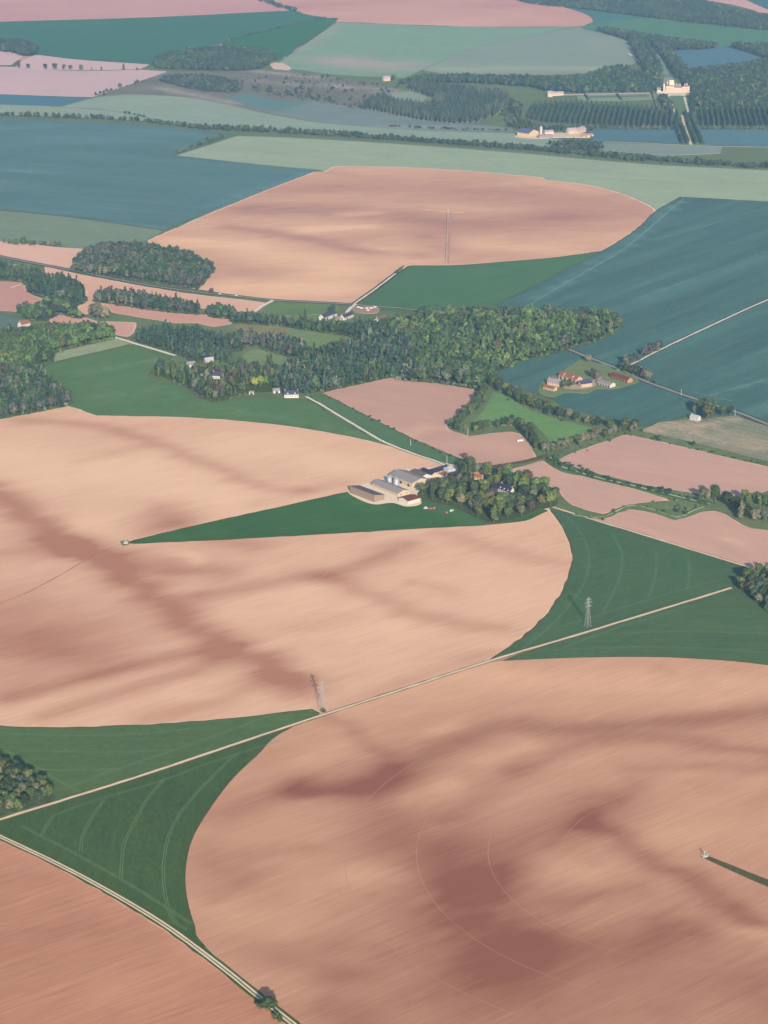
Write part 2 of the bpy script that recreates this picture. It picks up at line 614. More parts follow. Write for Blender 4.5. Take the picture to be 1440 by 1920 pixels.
crop('pale green field between the two long hedges',
     [(-300, 187), (0, 196), (115, 200), (174, 184), (240, 177), (320, 180), (380, 187), (440, 199), (500, 213), (600, 230), (700, 238), (800, 245), (900, 248), (975, 251), (1050, 262), (1060, 276), (960, 272), (880, 267), (760, 258), (640, 250), (480, 241), (360, 236), (250, 226), (100, 218), (0, 216), (-300, 212)],
     (142, 164, 160), 220, 30, wang((100, 205), (900, 255)), wide=.05)
crop('big blue green crop field at the left',
     [(-300, 216), (0, 221), (120, 227), (250, 233), (370, 244), (440, 254), (328, 291), (430, 303), (602, 319), (588, 324), (470, 368), (360, 410), (309, 432), (200, 416), (100, 403), (0, 394), (-300, 372)],
     (100, 134, 143), 310, 22, wang((0, 330), (500, 366)), streak=.16, wide=.16, swidth=14, patch=(116, 150, 162),
     strokes=[([(60, 260), (300, 250)], 60, .35), ([(0, 240), (80, 236)], 25, .4), ([(0, 318), (80, 324)], 8, .5), ([(0, 338), (70, 343)], 8, .5), ([(40, 380), (260, 400)], 20, .2), ([(380, 390), (570, 325)], 5, .8)])
crop('broad pale green field below the long hedge',
     [(330, 291.5), (444, 255), (560, 259), (760, 271), (960, 286), (1150, 303), (1300, 313), (1700, 330), (1700, 392), (1275, 369), (1229, 398), (1100, 402), (620, 402), (603, 319), (480, 308)],
     (150, 170, 158), 300, 30, wang((500, 275), (1300, 335)), wide=.05, streak=.07)
# -- round field with the boom
soil('pinkish brown irrigated field with a long irrigation boom',
     [(608, 323), (625, 313), (640, 312), (760, 314), (880, 321), (960, 328), (1016, 333), (1022, 338), (1100, 347), (1160, 362), (1200, 378), (1228, 396), (1205, 420), (1175, 442), (1128, 470), (1050, 481), (950, 490), (850, 497), (765, 497.5), (735, 516), (700, 542), (665, 567), (640, 567), (560, 563), (500, 559), (445, 553), (405, 547), (360, 540), (398, 508), (396, 490), (310, 470), (276, 452), (310, 437), (400, 398), (500, 357), (592, 322)],
     (230, 189, 164), (168, 132, 132), 440, 13, ang=wang((400, 420), (900, 400)), base=.42, blotch=.5, streak=.14, bscale=1 / 200,
     strokes=[([(560, 350), (760, 355), (950, 360), (1150, 390)], 90, .35), ([(480, 392), (700, 400), (860, 420), (1050, 410)], 50, .45), ([(430, 425), (560, 445), (680, 470), (780, 480)], 20, .45),
              ([(800, 440), (840, 470)], 25, .3), ([(450, 540), (620, 545)], 50, -.6), ([(520, 480), (640, 505)], 50, -.5), ([(330, 455), (460, 460)], 30, -.45), ([(580, 430), (680, 425)], 22, -.5),
              ([(650, 402), (700, 398)], 16, -.5), ([(720, 470), (780, 490)], 25, -.4), ([(900, 460), (1060, 470)], 30, -.3), ([(1000, 340), (1120, 362)], 20, -.2), ([(880, 350), (960, 345)], 14, -.2), ([(900, 480), (1040, 440), (1180, 425)], 25, .1),
              ([(420, 500), (480, 515)], 30, .2)])
crop('grey green field at the left below the big crop field', [(-300, 374), (0, 395), (150, 410), (309, 433), (275, 452), (168, 468), (120, 463), (0, 453), (-300, 445)], (124, 146, 138), 430, 30, wang((0, 420), (300, 445)))
soil('narrow pale bare field above the left road', [(-300, 441), (0, 453), (100, 463), (166, 468), (142, 492), (136, 504), (60, 492), (0, 480), (-300, 440)], (226, 188, 172), (202, 164, 156), 475, 25, wang((0, 465), (150, 485)), base=.3)
crop('green field wedge below the round boom field', [(672, 575), (740, 518), (768, 498), (850, 497.5), (950, 490.5), (1050, 481.5), (1128, 470.5), (1030, 522), (932, 572), (800, 592), (700, 580)],
     (90, 128, 114), 530, 25, wang((700, 560), (1100, 478)), blotch=.1, streak=.12)
crop('huge blue green crop field at the right with diagonal drill rows',
     [(1276, 369.5), (1700, 392), (1700, 900), (1440, 800), (1390, 780), (1300, 778), (1200, 802), (1150, 787), (1060, 764), (1030, 747), (960, 722), (918, 696), (1000, 670), (1165, 612), (1100, 585), (926, 575), (1030, 522), (1128, 471), (1175, 442.5), (1205, 420.5), (1229, 396)],
     (88, 123, 129), 560, 22, wang((960, 660), (1440, 480)), streak=.2, wide=.3, swidth=12, patch=(110, 150, 150), blotch=.08,
     strokes=[([(1000, 560), (1160, 470), (1260, 390), (1282, 372)], 5, .8), ([(1060, 610), (1440, 480)], 12, .25), ([(1200, 560), (1440, 470)], 10, .3), ([(1230, 450), (1440, 392)], 8, .35), ([(1090, 560), (1300, 500)], 12, .2), ([(1260, 640), (1440, 570)], 15, .2),
              ([(1050, 730), (1130, 718)], 4, .7), ([(1330, 740), (1440, 712)], 4, .8), ([(1400, 770), (1500, 750)], 12, .5)])
# -- the left middle
soil('pale bare strip below the left road', [(85, 500), (140, 513), (250, 534), (360, 552), (450, 562), (497, 568), (480, 583), (440, 584), (380, 578), (350, 574), (270, 560), (200, 560), (205, 572), (160, 590), (145, 580), (162, 560), (155, 540), (95, 520)],
     (226, 184, 166), (196, 156, 146), 540, 20, wang((100, 510), (480, 570)), base=.3)
soil('bare strip behind the round willow', [(196, 566), (280, 577), (370, 588), (443, 598), (432, 608), (400, 613), (370, 606), (330, 606), (210, 586)], (212, 168, 156), (184, 146, 142), 590, 18, wang((200, 570), (440, 600)), base=.4)
soil('small bare patch left of the round willow', [(94, 600), (112, 590), (130, 590), (166, 598), (186, 606), (150, 612), (100, 612)], (212, 172, 158), (188, 150, 146), 598, 12, base=.4)
soil('small bare patch below the round willow', [(188, 603), (255, 605), (248, 625), (238, 632), (215, 626), (200, 612)], (212, 172, 158), (188, 150, 146), 615, 12, base=.4)
soil('bare pinkish field at the far left behind trees', [(-300, 515), (0, 528), (45, 531), (50, 548), (82, 562), (66, 578), (35, 588), (0, 582), (-300, 565)], (206, 164, 154), (176, 140, 140), 555, 18, base=.45)
crop('small teal field at the far left', [(-300, 580), (0, 588), (55, 600), (50, 615), (0, 618), (-300, 610)], (102, 130, 132), 600, 20)
crop('pale green strip beside the left wood', [(96, 664), (110, 656), (213, 632), (248, 645), (100, 679)], (146, 162, 142), 655, 12, wang((100, 672), (240, 640)))
crop('dark green field left of the hamlet gardens',
     [(-60, 740), (60, 688), (100, 679.5), (248, 645.5), (325, 668), (290, 690), (280, 706), (330, 722), (395, 756), (440, 749), (490, 743), (560, 749), (584, 751), (640, 790), (716, 828), (690, 827), (600, 809), (480, 793), (340, 783), (180, 780), (130, 762), (125, 752), (-60, 800)],
     (96, 129, 107), 730, 16, wang((130, 740), (560, 660)), streak=.12, patch=(126, 152, 132),
     strokes=[([(150, 700), (300, 672)], 5, .6), ([(180, 745), (330, 722)], 4, .4), ([(330, 735), (420, 765), (560, 790), (680, 818)], 4, .4), ([(200, 720), (320, 700)], 20, .15)])
soil('pinkish field above the grain farm with a rounded right end',
     [(606, 738), (640, 729), (735, 709), (800, 716), (880, 728), (895, 735), (893, 755), (870, 768), (850, 785), (836, 797), (840, 806), (880, 819), (930, 812), (960, 810), (980, 818), (995, 838), (1005, 860), (960, 871), (905, 878), (880, 866), (780, 825), (700, 785)],
     (212, 174, 158), (176, 144, 138), 780, 14, wang((650, 745), (900, 800)), base=.55, blotch=.35, strokes=[([(830, 805), (800, 800), (770, 815)], 10, -.5), ([(860, 830), (960, 840)], 25, -.2)])
crop('rough green strip between the pinkish field and the white track', [(580, 743), (607, 739), (700, 786), (780, 826), (868, 863), (890, 884), (840, 880), (825, 866), (720, 826), (640, 780)], (94, 126, 108), 800, 14, wang((600, 745), (850, 870)), blotch=.2, fine=.2)
crop('bright green pasture ringed by trees', [(880, 800), (905, 772), (925, 736), (950, 742), (1000, 772), (1070, 792), (1116, 804), (1110, 815), (1060, 832), (1030, 826), (1000, 792), (960, 797)], (108, 149, 115), 785, 16, blotch=.1, streak=.05, hue=.2, name='pasture')
soil('wide bare field right of the pasture', [(1048, 862), (1085, 846), (1175, 815), (1300, 843), (1440, 876), (1700, 930), (1700, 960), (1440, 918), (1410, 932), (1380, 934), (1310, 926), (1200, 907), (1110, 884), (1070, 872)],
     (212, 174, 160), (178, 146, 142), 870, 16, wang((1100, 850), (1440, 915)), base=.5, blotch=.4, strokes=[([(1200, 870), (1440, 895)], 18, -.2)])
soil('tapering bare field between two ditches', [(955, 882), (1018, 864), (1040, 880), (1060, 888), (1110, 897), (1180, 915), (1256, 938), (1200, 943), (1165, 950), (1132, 964), (1100, 956), (1065, 942), (1045, 918), (1000, 900)],
     (214, 176, 160), (180, 148, 142), 910, 14, wang((1000, 880), (1200, 935)), base=.45, blotch=.4)
soil('bare field above the diagonal white track', [(1070, 962), (1130, 976), (1150, 968), (1180, 955), (1220, 962), (1265, 976), (1290, 971), (1315, 961), (1340, 958), (1365, 968), (1385, 982), (1405, 990), (1440, 995), (1700, 1015), (1700, 1160), (1410, 1065), (1250, 1016), (1130, 979)],
     (214, 174, 158), (178, 144, 138), 1000, 14, wang((1080, 965), (1400, 1060)), base=.4, blotch=.4, strokes=[([(1362, 1013), (1395, 1023)], 4, -.6), ([(1160, 985), (1300, 1025)], 14, -.2)])
crop('stubbly grey plot with pale stripes beside the right road', [(1200, 808), (1232, 792), (1300, 786), (1380, 779), (1440, 800), (1700, 890), (1700, 930), (1440, 866), (1330, 838), (1215, 812)],
     (132, 142, 132), 820, 10, wang((1240, 800), (1440, 850)), streak=.35, swidth=6, patch=(186, 168, 150), fine=.25,
     strokes=[([(1215, 806), (1255, 796), (1280, 800)], 16, .9), ([(1300, 810), (1440, 845)], 6, .7), ([(1330, 800), (1440, 828)], 5, .6), ([(1280, 815), (1400, 848)], 5, .6), ([(1310, 800), (1390, 785)], 4, .9), ([(1350, 815), (1440, 835)], 5, .6)])

# -- foreground
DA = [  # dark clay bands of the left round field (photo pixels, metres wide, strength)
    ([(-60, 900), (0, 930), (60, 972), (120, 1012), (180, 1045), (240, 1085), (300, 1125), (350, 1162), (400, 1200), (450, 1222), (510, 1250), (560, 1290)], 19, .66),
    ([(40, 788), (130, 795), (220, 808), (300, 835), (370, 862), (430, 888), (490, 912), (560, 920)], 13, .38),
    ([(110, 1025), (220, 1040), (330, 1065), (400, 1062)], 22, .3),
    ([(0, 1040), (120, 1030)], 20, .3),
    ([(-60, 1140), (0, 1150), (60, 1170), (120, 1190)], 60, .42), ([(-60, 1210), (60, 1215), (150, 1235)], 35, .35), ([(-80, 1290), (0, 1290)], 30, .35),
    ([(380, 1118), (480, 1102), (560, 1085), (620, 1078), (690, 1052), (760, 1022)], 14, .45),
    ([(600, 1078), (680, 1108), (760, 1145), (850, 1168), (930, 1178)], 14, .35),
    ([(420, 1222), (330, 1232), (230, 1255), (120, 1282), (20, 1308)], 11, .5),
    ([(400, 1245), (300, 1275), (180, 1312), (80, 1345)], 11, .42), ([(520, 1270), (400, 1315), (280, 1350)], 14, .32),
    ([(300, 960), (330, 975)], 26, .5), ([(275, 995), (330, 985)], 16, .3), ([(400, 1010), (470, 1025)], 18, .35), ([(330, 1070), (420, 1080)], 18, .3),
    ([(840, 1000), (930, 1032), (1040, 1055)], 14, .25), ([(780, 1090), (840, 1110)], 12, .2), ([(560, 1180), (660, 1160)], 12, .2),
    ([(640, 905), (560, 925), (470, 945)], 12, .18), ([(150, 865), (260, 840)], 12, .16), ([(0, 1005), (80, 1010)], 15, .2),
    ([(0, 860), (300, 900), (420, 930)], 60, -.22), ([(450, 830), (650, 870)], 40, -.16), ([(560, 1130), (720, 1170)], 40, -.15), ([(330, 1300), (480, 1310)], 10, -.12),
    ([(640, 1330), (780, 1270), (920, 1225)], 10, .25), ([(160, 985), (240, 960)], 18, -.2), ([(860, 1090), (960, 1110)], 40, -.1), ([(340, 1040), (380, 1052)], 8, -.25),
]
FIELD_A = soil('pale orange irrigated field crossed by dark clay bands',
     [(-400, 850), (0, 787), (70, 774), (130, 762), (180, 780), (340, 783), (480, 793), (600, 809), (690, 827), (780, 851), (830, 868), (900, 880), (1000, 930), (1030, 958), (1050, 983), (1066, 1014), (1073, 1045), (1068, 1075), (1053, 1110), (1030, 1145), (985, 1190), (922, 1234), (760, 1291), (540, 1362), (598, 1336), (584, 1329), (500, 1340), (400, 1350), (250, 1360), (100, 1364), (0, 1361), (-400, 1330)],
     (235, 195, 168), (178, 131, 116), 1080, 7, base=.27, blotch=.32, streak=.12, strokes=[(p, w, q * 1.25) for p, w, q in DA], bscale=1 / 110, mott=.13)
crop('dark green wedge field ending at the irrigation pivot', [(244, 1018), (252, 1013), (400, 978), (520, 952), (640, 925), (660, 922), (800, 930), (960, 945), (1000, 950), (1028, 958), (985, 977), (906, 985), (760, 993), (500, 1008), (260, 1019.5)],
     (75, 112, 90), 970, 14, wang((260, 1015), (640, 930)), streak=.12, patch=(98, 132, 106), strokes=[([(655, 930), (680, 945), (740, 955)], 2.5, .7), ([(330, 1005), (760, 975)], 3, .35), ([(800, 940), (900, 980)], 12, .5)])
crop('dark green wedge field with curved wheel tracks at the right', [(922, 1236), (985, 1191), (1030, 1146), (1053, 1111), (1068, 1076), (1073.5, 1045), (1066, 1013), (1050, 982), (1032, 956), (1070, 963), (1230, 1012), (1410, 1066), (1430, 1072), (1440, 1084), (1372, 1103), (1100, 1186)],
     (83, 113, 97), 1100, 14, ROADANG, streak=.10, fine=.14)
crop('dark green field right of the pylon below the diagonal track', [(938, 1241), (1100, 1187), (1372, 1104), (1440, 1084), (1700, 1010), (1700, 1290), (1440, 1247.5), (1300, 1235), (1200, 1232), (1100, 1233)],
     (85, 114, 96), 1180, 14, wang((1000, 1215), (1440, 1215)), streak=.14, fine=.14)
crop('dark green wedge field above the diagonal track at the left', [(-500, 1330), (0, 1361.5), (100, 1364.5), (250, 1360.5), (400, 1350.5), (500, 1340.5), (584, 1329.5), (600, 1337), (590, 1346), (540, 1362), (250, 1459), (0, 1537), (-500, 1690)],
     (87, 114, 91), 1420, 12, wang((0, 1400), (500, 1370)), streak=.12, fine=.16, hue=.1)
crop('dark green triangular field with curved wheel tracks at the left', [(-20, 1545), (250, 1460), (547, 1364), (480, 1419), (430, 1468), (385, 1530), (359, 1578), (348, 1630), (350, 1680), (365, 1735), (387, 1778), (300, 1735), (150, 1648), (0, 1572)],
     (77, 102, 81), 1600, 10, wang((350, 1700), (360, 1560)), streak=.08, fine=.16)
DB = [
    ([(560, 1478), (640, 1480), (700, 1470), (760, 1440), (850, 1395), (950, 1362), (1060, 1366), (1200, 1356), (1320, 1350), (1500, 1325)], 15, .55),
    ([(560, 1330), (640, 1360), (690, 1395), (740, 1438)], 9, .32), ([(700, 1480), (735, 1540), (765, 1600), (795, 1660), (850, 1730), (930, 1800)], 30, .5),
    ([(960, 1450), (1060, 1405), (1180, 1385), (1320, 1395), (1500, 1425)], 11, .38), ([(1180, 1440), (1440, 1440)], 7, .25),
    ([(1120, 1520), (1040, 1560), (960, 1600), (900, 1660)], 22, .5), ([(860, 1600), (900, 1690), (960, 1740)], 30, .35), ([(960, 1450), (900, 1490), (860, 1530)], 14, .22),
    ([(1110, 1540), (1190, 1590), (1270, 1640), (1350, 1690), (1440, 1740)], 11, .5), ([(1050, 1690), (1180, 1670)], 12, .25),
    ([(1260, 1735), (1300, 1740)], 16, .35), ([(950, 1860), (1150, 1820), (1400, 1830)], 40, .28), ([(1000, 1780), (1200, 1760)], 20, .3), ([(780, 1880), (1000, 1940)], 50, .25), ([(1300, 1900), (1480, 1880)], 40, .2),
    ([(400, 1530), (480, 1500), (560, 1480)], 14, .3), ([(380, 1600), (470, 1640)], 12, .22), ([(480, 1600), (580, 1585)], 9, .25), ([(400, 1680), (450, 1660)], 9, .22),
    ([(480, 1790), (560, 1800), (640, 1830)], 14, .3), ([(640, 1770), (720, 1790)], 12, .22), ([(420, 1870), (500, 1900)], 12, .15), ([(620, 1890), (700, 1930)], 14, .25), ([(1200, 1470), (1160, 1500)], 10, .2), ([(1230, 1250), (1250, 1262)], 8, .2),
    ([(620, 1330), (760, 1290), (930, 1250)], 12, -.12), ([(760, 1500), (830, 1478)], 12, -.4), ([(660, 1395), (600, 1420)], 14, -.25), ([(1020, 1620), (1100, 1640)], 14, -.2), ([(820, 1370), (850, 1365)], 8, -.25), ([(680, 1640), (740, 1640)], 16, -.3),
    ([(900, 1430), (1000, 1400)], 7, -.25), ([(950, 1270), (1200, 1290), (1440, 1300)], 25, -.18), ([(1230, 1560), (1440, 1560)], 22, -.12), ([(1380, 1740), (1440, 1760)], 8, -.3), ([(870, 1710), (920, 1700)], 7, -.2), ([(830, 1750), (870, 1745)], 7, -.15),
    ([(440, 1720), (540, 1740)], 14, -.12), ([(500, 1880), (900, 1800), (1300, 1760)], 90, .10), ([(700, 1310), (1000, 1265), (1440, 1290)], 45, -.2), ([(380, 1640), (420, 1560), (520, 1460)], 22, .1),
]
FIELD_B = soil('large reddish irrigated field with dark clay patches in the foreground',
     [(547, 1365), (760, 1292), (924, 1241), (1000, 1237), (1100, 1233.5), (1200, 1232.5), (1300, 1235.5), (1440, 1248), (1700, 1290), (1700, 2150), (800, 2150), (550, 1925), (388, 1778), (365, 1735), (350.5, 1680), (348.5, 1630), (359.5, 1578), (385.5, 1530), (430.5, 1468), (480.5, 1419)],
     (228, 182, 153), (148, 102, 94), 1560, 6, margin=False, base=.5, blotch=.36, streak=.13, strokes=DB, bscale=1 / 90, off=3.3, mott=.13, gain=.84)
soil('reddish ploughed field with fine furrows in the lower left corner', [(-500, 1360), (0, 1574), (150, 1650), (300, 1740), (420, 1826), (552, 1932), (800, 2150), (-500, 2150)],
     (208, 156, 130), (168, 119, 104), 1780, 8, wang((0, 1800), (300, 1700)), base=.5, blotch=.36, streak=.34, fine=.16, bscale=1 / 70, off=1.3,
     strokes=[([(0, 1575), (200, 1680), (420, 1830)], 6, -.2), ([(0, 1780), (160, 1740)], 12, .22), ([(200, 1860), (320, 1840)], 14, -.2)])
crop('grass strip running to the irrigation pivot in the foreground field', [(1312, 1606), (1321, 1603), (1360, 1618), (1440, 1650), (1600, 1712), (1600, 1728), (1440, 1664), (1350, 1624)], (94, 98, 82), 1640, 4, wang((1320, 1605), (1440, 1655)), name='grass_strip', fine=.25)
crop('small weedy patch around the left irrigation pivot', [(225, 1016), (236, 1012), (243, 1016), (242, 1022), (230, 1024)], (126, 128, 104), 1018, 4, name='grass_patch', fine=.25)
# ------------------------------------------------------------------ haze
hz = bpy.data.meshes.new('haze')
bm = bmesh.new()
bmesh.ops.create_cube(bm, size=1.0)
bm.to_mesh(hz); bm.free()
hm = bpy.data.materials.new('haze')
hm.use_nodes = True
hn = hm.node_tree
hn.nodes.clear()
ho = hn.nodes.new('ShaderNodeOutputMaterial')
hv = hn.nodes.new('ShaderNodeVolumePrincipled')
hv.inputs['Density'].default_value = HAZE_DENSITY
hv.inputs['Color'].default_value = (0.37, 0.66, 1.0, 1)
hv.inputs['Absorption Color'].default_value = (0.6, 0.6, 0.6, 1)
hv.inputs['Anisotropy'].default_value = 0.5
hn.links.new(hv.outputs[0], ho.inputs['Volume'])
ho_ = link('haze', hz, hm)
ho_.scale = (30400, 30400, H + 26)
ho_.location = (0, 6000, (H + 26) / 2 - 2)
tag(ho_, 'thin pale blue haze hanging over the whole plain', 'haze', kind='stuff')

# ====TREES
# ------------------------------------------------------------------ roads, tracks, verges
M_chalk = plain_mat('chalk_track', alb((216, 196, 174), 1300), .22, .12)
M_chalk_far = plain_mat('pale_track', alb((212, 206, 196), 800), .12, .15)
M_asph = plain_mat('worn_asphalt', alb((140, 146, 150), 700), .10, .1)
M_verge = plain_mat('dry_verge', alb((116, 100, 74), 1450), .3, .12)
M_vergeg = plain_mat('grass_verge', alb((78, 96, 66), 1650), .35, .15)
M_soilverge = plain_mat('dark_verge', alb((84, 92, 86), 560), .3, .06)
M_tram_d = plain_mat('pressed_crop', alb((112, 142, 112), 1500), .2, .1)
M_tram_g = plain_mat('pressed_crop_right', alb((106, 140, 116), 1100), .2, .1)
M_ring = plain_mat('dusty_wheel_rut', alb((186, 140, 120), 1600), .15, .1)
M_ringA = plain_mat('damp_wheel_rut', alb((214, 174, 152), 1050), .15, .1)
M_yard = plain_mat('pale_gravel_yard', alb((226, 206, 186), 920), .15, .06)


def road(label, pts, w, mat, verge=None, vw=0, name='road', n=6, **kw):
    if verge:
        tag(strip('verge', pts, w + vw, verge, n=n, jitter=.25), 'grassy verge of the ' + label, 'verge')
    return tag(strip(name, pts, w, mat, n=n, jitter=.22, **kw), label, 'road')


R2 = [(-120, 1575), (0, 1537), (250, 1459.5), (540, 1362.5), (760, 1291), (925, 1237.5), (1100, 1185.5), (1372, 1102.5)]
R3 = [(-200, 1478), (0, 1569), (150, 1642), (300, 1729), (420, 1817), (480, 1866), (550, 1921), (650, 2005), (760, 2100)]
road('long diagonal chalk track crossing the middle of the foreground', R2, 3.2, M_chalk, M_verge, 2.2, 'track')
tag(strip('verge', R3, 8.0, M_vergeg, jitter=.4), 'weedy verge beside the double track in the lower left', 'verge')
tag(strip('track', R3, 1.7, M_chalk, offset=1.25, jitter=.08), 'upper wheel rut of the pale double track in the lower left', 'road')
tag(strip('track', R3, 1.5, M_chalk, offset=-1.35, jitter=.08), 'lower wheel rut of the pale double track in the lower left', 'road')
road('white track running right from the farm wood', [(1034, 950), (1100, 971), (1200, 1001), (1300, 1032), (1412, 1066)], 3.2, M_chalk, M_verge, 2.0, 'track')
road('white track leading up to the grain farm', [(574, 744), (600, 758), (640, 782), (690, 812), (720, 829), (770, 849), (820, 866), (845, 878)], 4.0, M_chalk_far, M_vergeg, 2.5, 'track')
road('white lane behind the dark green field at the left', [(213, 632), (250, 643), (290, 655), (330, 667)], 5.0, M_chalk_far, None, 0, 'track')
road('straight country road along the left middle', [(-250, 430), (0, 481), (60, 493), (140, 508), (220, 524), (300, 538), (365, 547), (430, 554), (500, 562), (560, 565.5), (640, 569.5), (700, 574), (760, 579), (840, 588)], 5.5, M_asph, M_soilverge, 9, 'road')
road('lane from the country road towards the upper farm', [(512, 563), (495, 572), (478, 584), (470, 590)], 5.0, M_chalk_far, None, 0, 'lane')
road('white lane down to the upper farm', [(668, 570), (655, 580), (648, 592)], 5.5, M_chalk_far, None, 0, 'lane')
road('track along the edge of the round boom field', [(664, 570), (700, 545), (737, 517), (762, 499)], 3.5, M_chalk_far, M_soilverge, 7, 'track')
road('grey road passing the red roofed farm', [(1050, 648), (1100, 669), (1160, 692), (1210, 715), (1300, 747), (1390, 776), (1440, 796), (1700, 900)], 5.5, M_asph, M_soilverge, 6, 'road')
road('gravel track climbing right from the red roofed farm', [(1160, 692), (1185, 683), (1240, 655), (1320, 617), (1440, 562), (1700, 450)], 3.5, M_chalk_far, M_soilverge, 4, 'track')
road('farm drive of the red roofed farm', [(1164, 694), (1140, 698), (1124, 704), (1128, 712)], 5, M_chalk_far, None, 0, 'lane')
road('banked track between the two bare fields', [(885, 882), (930, 874), (980, 866), (1012, 858), (1030, 853)], 2.2, M_verge, M_soilverge, 5, 'track')
STREAM = [(1030, 856), (1046, 872), (1080, 884), (1130, 898), (1200, 914), (1270, 931), (1330, 945)]
road('pale path along the ditch between the bare fields', STREAM, 1.6, M_chalk_far, plain_mat('ditch_grass', alb((84, 112, 84), 900), .35, .08), 14, 'path')
ZIG = [(1075, 966), (1130, 970), (1180, 948), (1215, 953), (1270, 970), (1295, 960), (1320, 951)]
road('zigzag ditch path among the right bare fields', ZIG, 1.2, M_chalk_far, plain_mat('zigzag_grass', alb((98, 118, 92), 960), .35, .08), 6, 'path')
road('dark hedge bank across the pale green field at the far left', [(95, 200), (180, 205), (250, 215), (300, 226), (355, 236)], 2.5, M_soilverge, None, 0, 'bank')
road('thin path beyond the upper meadow', [(792, 131), (830, 112), (850, 104)], 3, M_asph, None, 0, 'path')
road('white path curving beside the plantation', [(950, 180), (948, 190), (942, 200), (950, 208)], 8, M_chalk, None, 0, 'path')
road('edge path of the grey meadow at the far right', [(1178, 100), (1195, 112), (1230, 145)], 5, M_chalk_far, None, 0, 'path')
road('field edge path below the castle park', [(1110, 265), (1200, 268), (1300, 273), (1440, 276), (1700, 280)], 3, M_asph, None, 0, 'path')
road('irrigation service rut running left from the pivot', [(232, 1019), (190, 1035), (140, 1063), (100, 1086), (50, 1112), (0, 1132), (-80, 1170)], .9, plain_mat('dark_rut', alb((150, 116, 106), 1080), .2, .2), None, 0, 'rut')
road('thin farm path through the left pale field', [(20, 540), (46, 531)], 2, M_chalk_far, None, 0, 'path')


def blot(name, label, pts, mat, step=8):
    return tag(sheet(name, gs(catmull(pts, 4, True)), mat, step), label, 'ground')


blot('farmyard', 'pale gravel yard between the barns of the grain farm', [(652, 920), (690, 906), (700, 908), (740, 884), (800, 878), (845, 874), (865, 884), (850, 902), (800, 910), (790, 935), (788, 946), (762, 950), (735, 943), (702, 946), (672, 936)], M_yard)
blot('lawn', 'grassy yard around the red roofed farm', [(1010, 730), (1022, 712), (1050, 700), (1066, 688), (1078, 681), (1092, 672), (1112, 680), (1136, 684), (1152, 694), (1170, 697), (1198, 714), (1180, 722), (1150, 730), (1122, 729), (1100, 738), (1062, 736), (1040, 744), (1016, 741)], crop_mat('lawn', alb((118, 138, 116), 710), 0, patch=alb((170, 160, 140), 710)))
blot('farmyard', 'pale yard inside the red roofed farm', [(1046, 718), (1080, 722), (1118, 712), (1128, 706), (1116, 724), (1090, 730), (1056, 728)], plain_mat('yard_b', alb((182, 162, 146), 715), .2, .06))
blot('lawn', 'bright lawn in front of the upper farm', [(498, 576), (520, 567), (600, 571), (636, 574), (628, 586), (560, 592), (510, 590)], crop_mat('lawn2', alb((108, 137, 113), 580), 0))
blot('farmyard', 'brown stone yard beside the upper farm', [(662, 576), (700, 575), (712, 580), (704, 588), (668, 586)], plain_mat('yard_c', alb((158, 140, 132), 580), .2, .06))
blot('clearing', 'pale grassy clearing among the central woods', [(548, 650), (570, 632), (600, 618), (640, 622), (630, 640), (600, 652)], crop_mat('clear1', alb((118, 142, 116), 640), 0, patch=alb((170, 160, 140), 640)))
blot('clearing', 'green clearing right of the leafless trees', [(520, 628), (552, 606), (600, 612), (590, 630), (545, 640)], crop_mat('clear3', alb((120, 144, 122), 640), 0))
blot('clearing', 'small sunny clearing above the hamlet', [(455, 668), (480, 655), (510, 650), (542, 668), (520, 690), (480, 690)], crop_mat('clear2', alb((122, 146, 122), 670), 0))
blot('clearing', 'dry meadow left of the leafless trees', [(440, 612), (480, 602), (530, 608), (545, 622), (500, 632), (450, 628)], crop_mat('clear4', alb((134, 140, 122), 615), 0, patch=alb((170, 160, 140), 640)))
blot('lawn', 'castle lawn between gravel paths', [(1254, 182), (1282, 182), (1292, 214), (1266, 214)], crop_mat('lawn3', alb((110, 140, 130), 195), 0))
blot('terrace', 'pale terrace in front of the castle', [(1232, 173), (1250, 172), (1292, 173), (1296, 178), (1250, 180), (1234, 177)], M_chalk_far)
blot('courtyard', 'gravel forecourt behind the castle', [(1244, 146), (1260, 146), (1266, 158), (1252, 160)], M_asph)
blot('garden', 'walled kitchen garden lawns beside the castle', [(1095, 188), (1100, 176), (1218, 175), (1224, 186)], crop_mat('lawn4', alb((134, 154, 150), 182), 0))
blot('farmyard', 'pale yard of the far blue roofed barn', [(966, 257), (1010, 260), (1050, 258), (1110, 258), (1112, 252), (1060, 249), (1020, 250), (980, 252)], plain_mat('yard_d', alb((206, 190, 182), 255), .1, .02))
crop('blue green field left of the castle avenue', [(1100, 243), (1266, 243), (1288, 270), (1200, 267), (1112, 264)], (98, 134, 151), 255, 40, FLAT)
crop('blue green field right of the castle avenue', [(1306, 243), (1700, 246), (1700, 276), (1440, 275), (1322, 272)], (100, 137, 153), 258, 40, FLAT)
crop('dry grass strip before the far hedge', [(1110, 268), (1200, 270), (1355, 276), (1350, 288), (1250, 292), (1130, 282)], (132, 152, 154), 278, 30, FLAT, name='grass_strip')
road('gravel drive along the castle avenue', [(1296, 272), (1290, 255), (1283, 236), (1280, 216)], 6, M_chalk, None, 0, 'lane')
road('left gravel path of the castle lawn', [(1254, 182), (1265, 214)], 6, M_chalk_far, None, 0, 'path')
road('right gravel path of the castle lawn', [(1283, 182), (1292, 212)], 6, M_chalk_far, None, 0, 'path')
road('grassy ride running back from the castle', [(1250, 142), (1240, 120), (1224, 92), (1212, 74)], 16, plain_mat('ride_grass', alb((130, 152, 150), 110), .1, .02), None, 0, 'ride')


TRAM_Z = FIELD_B['top'] + .02


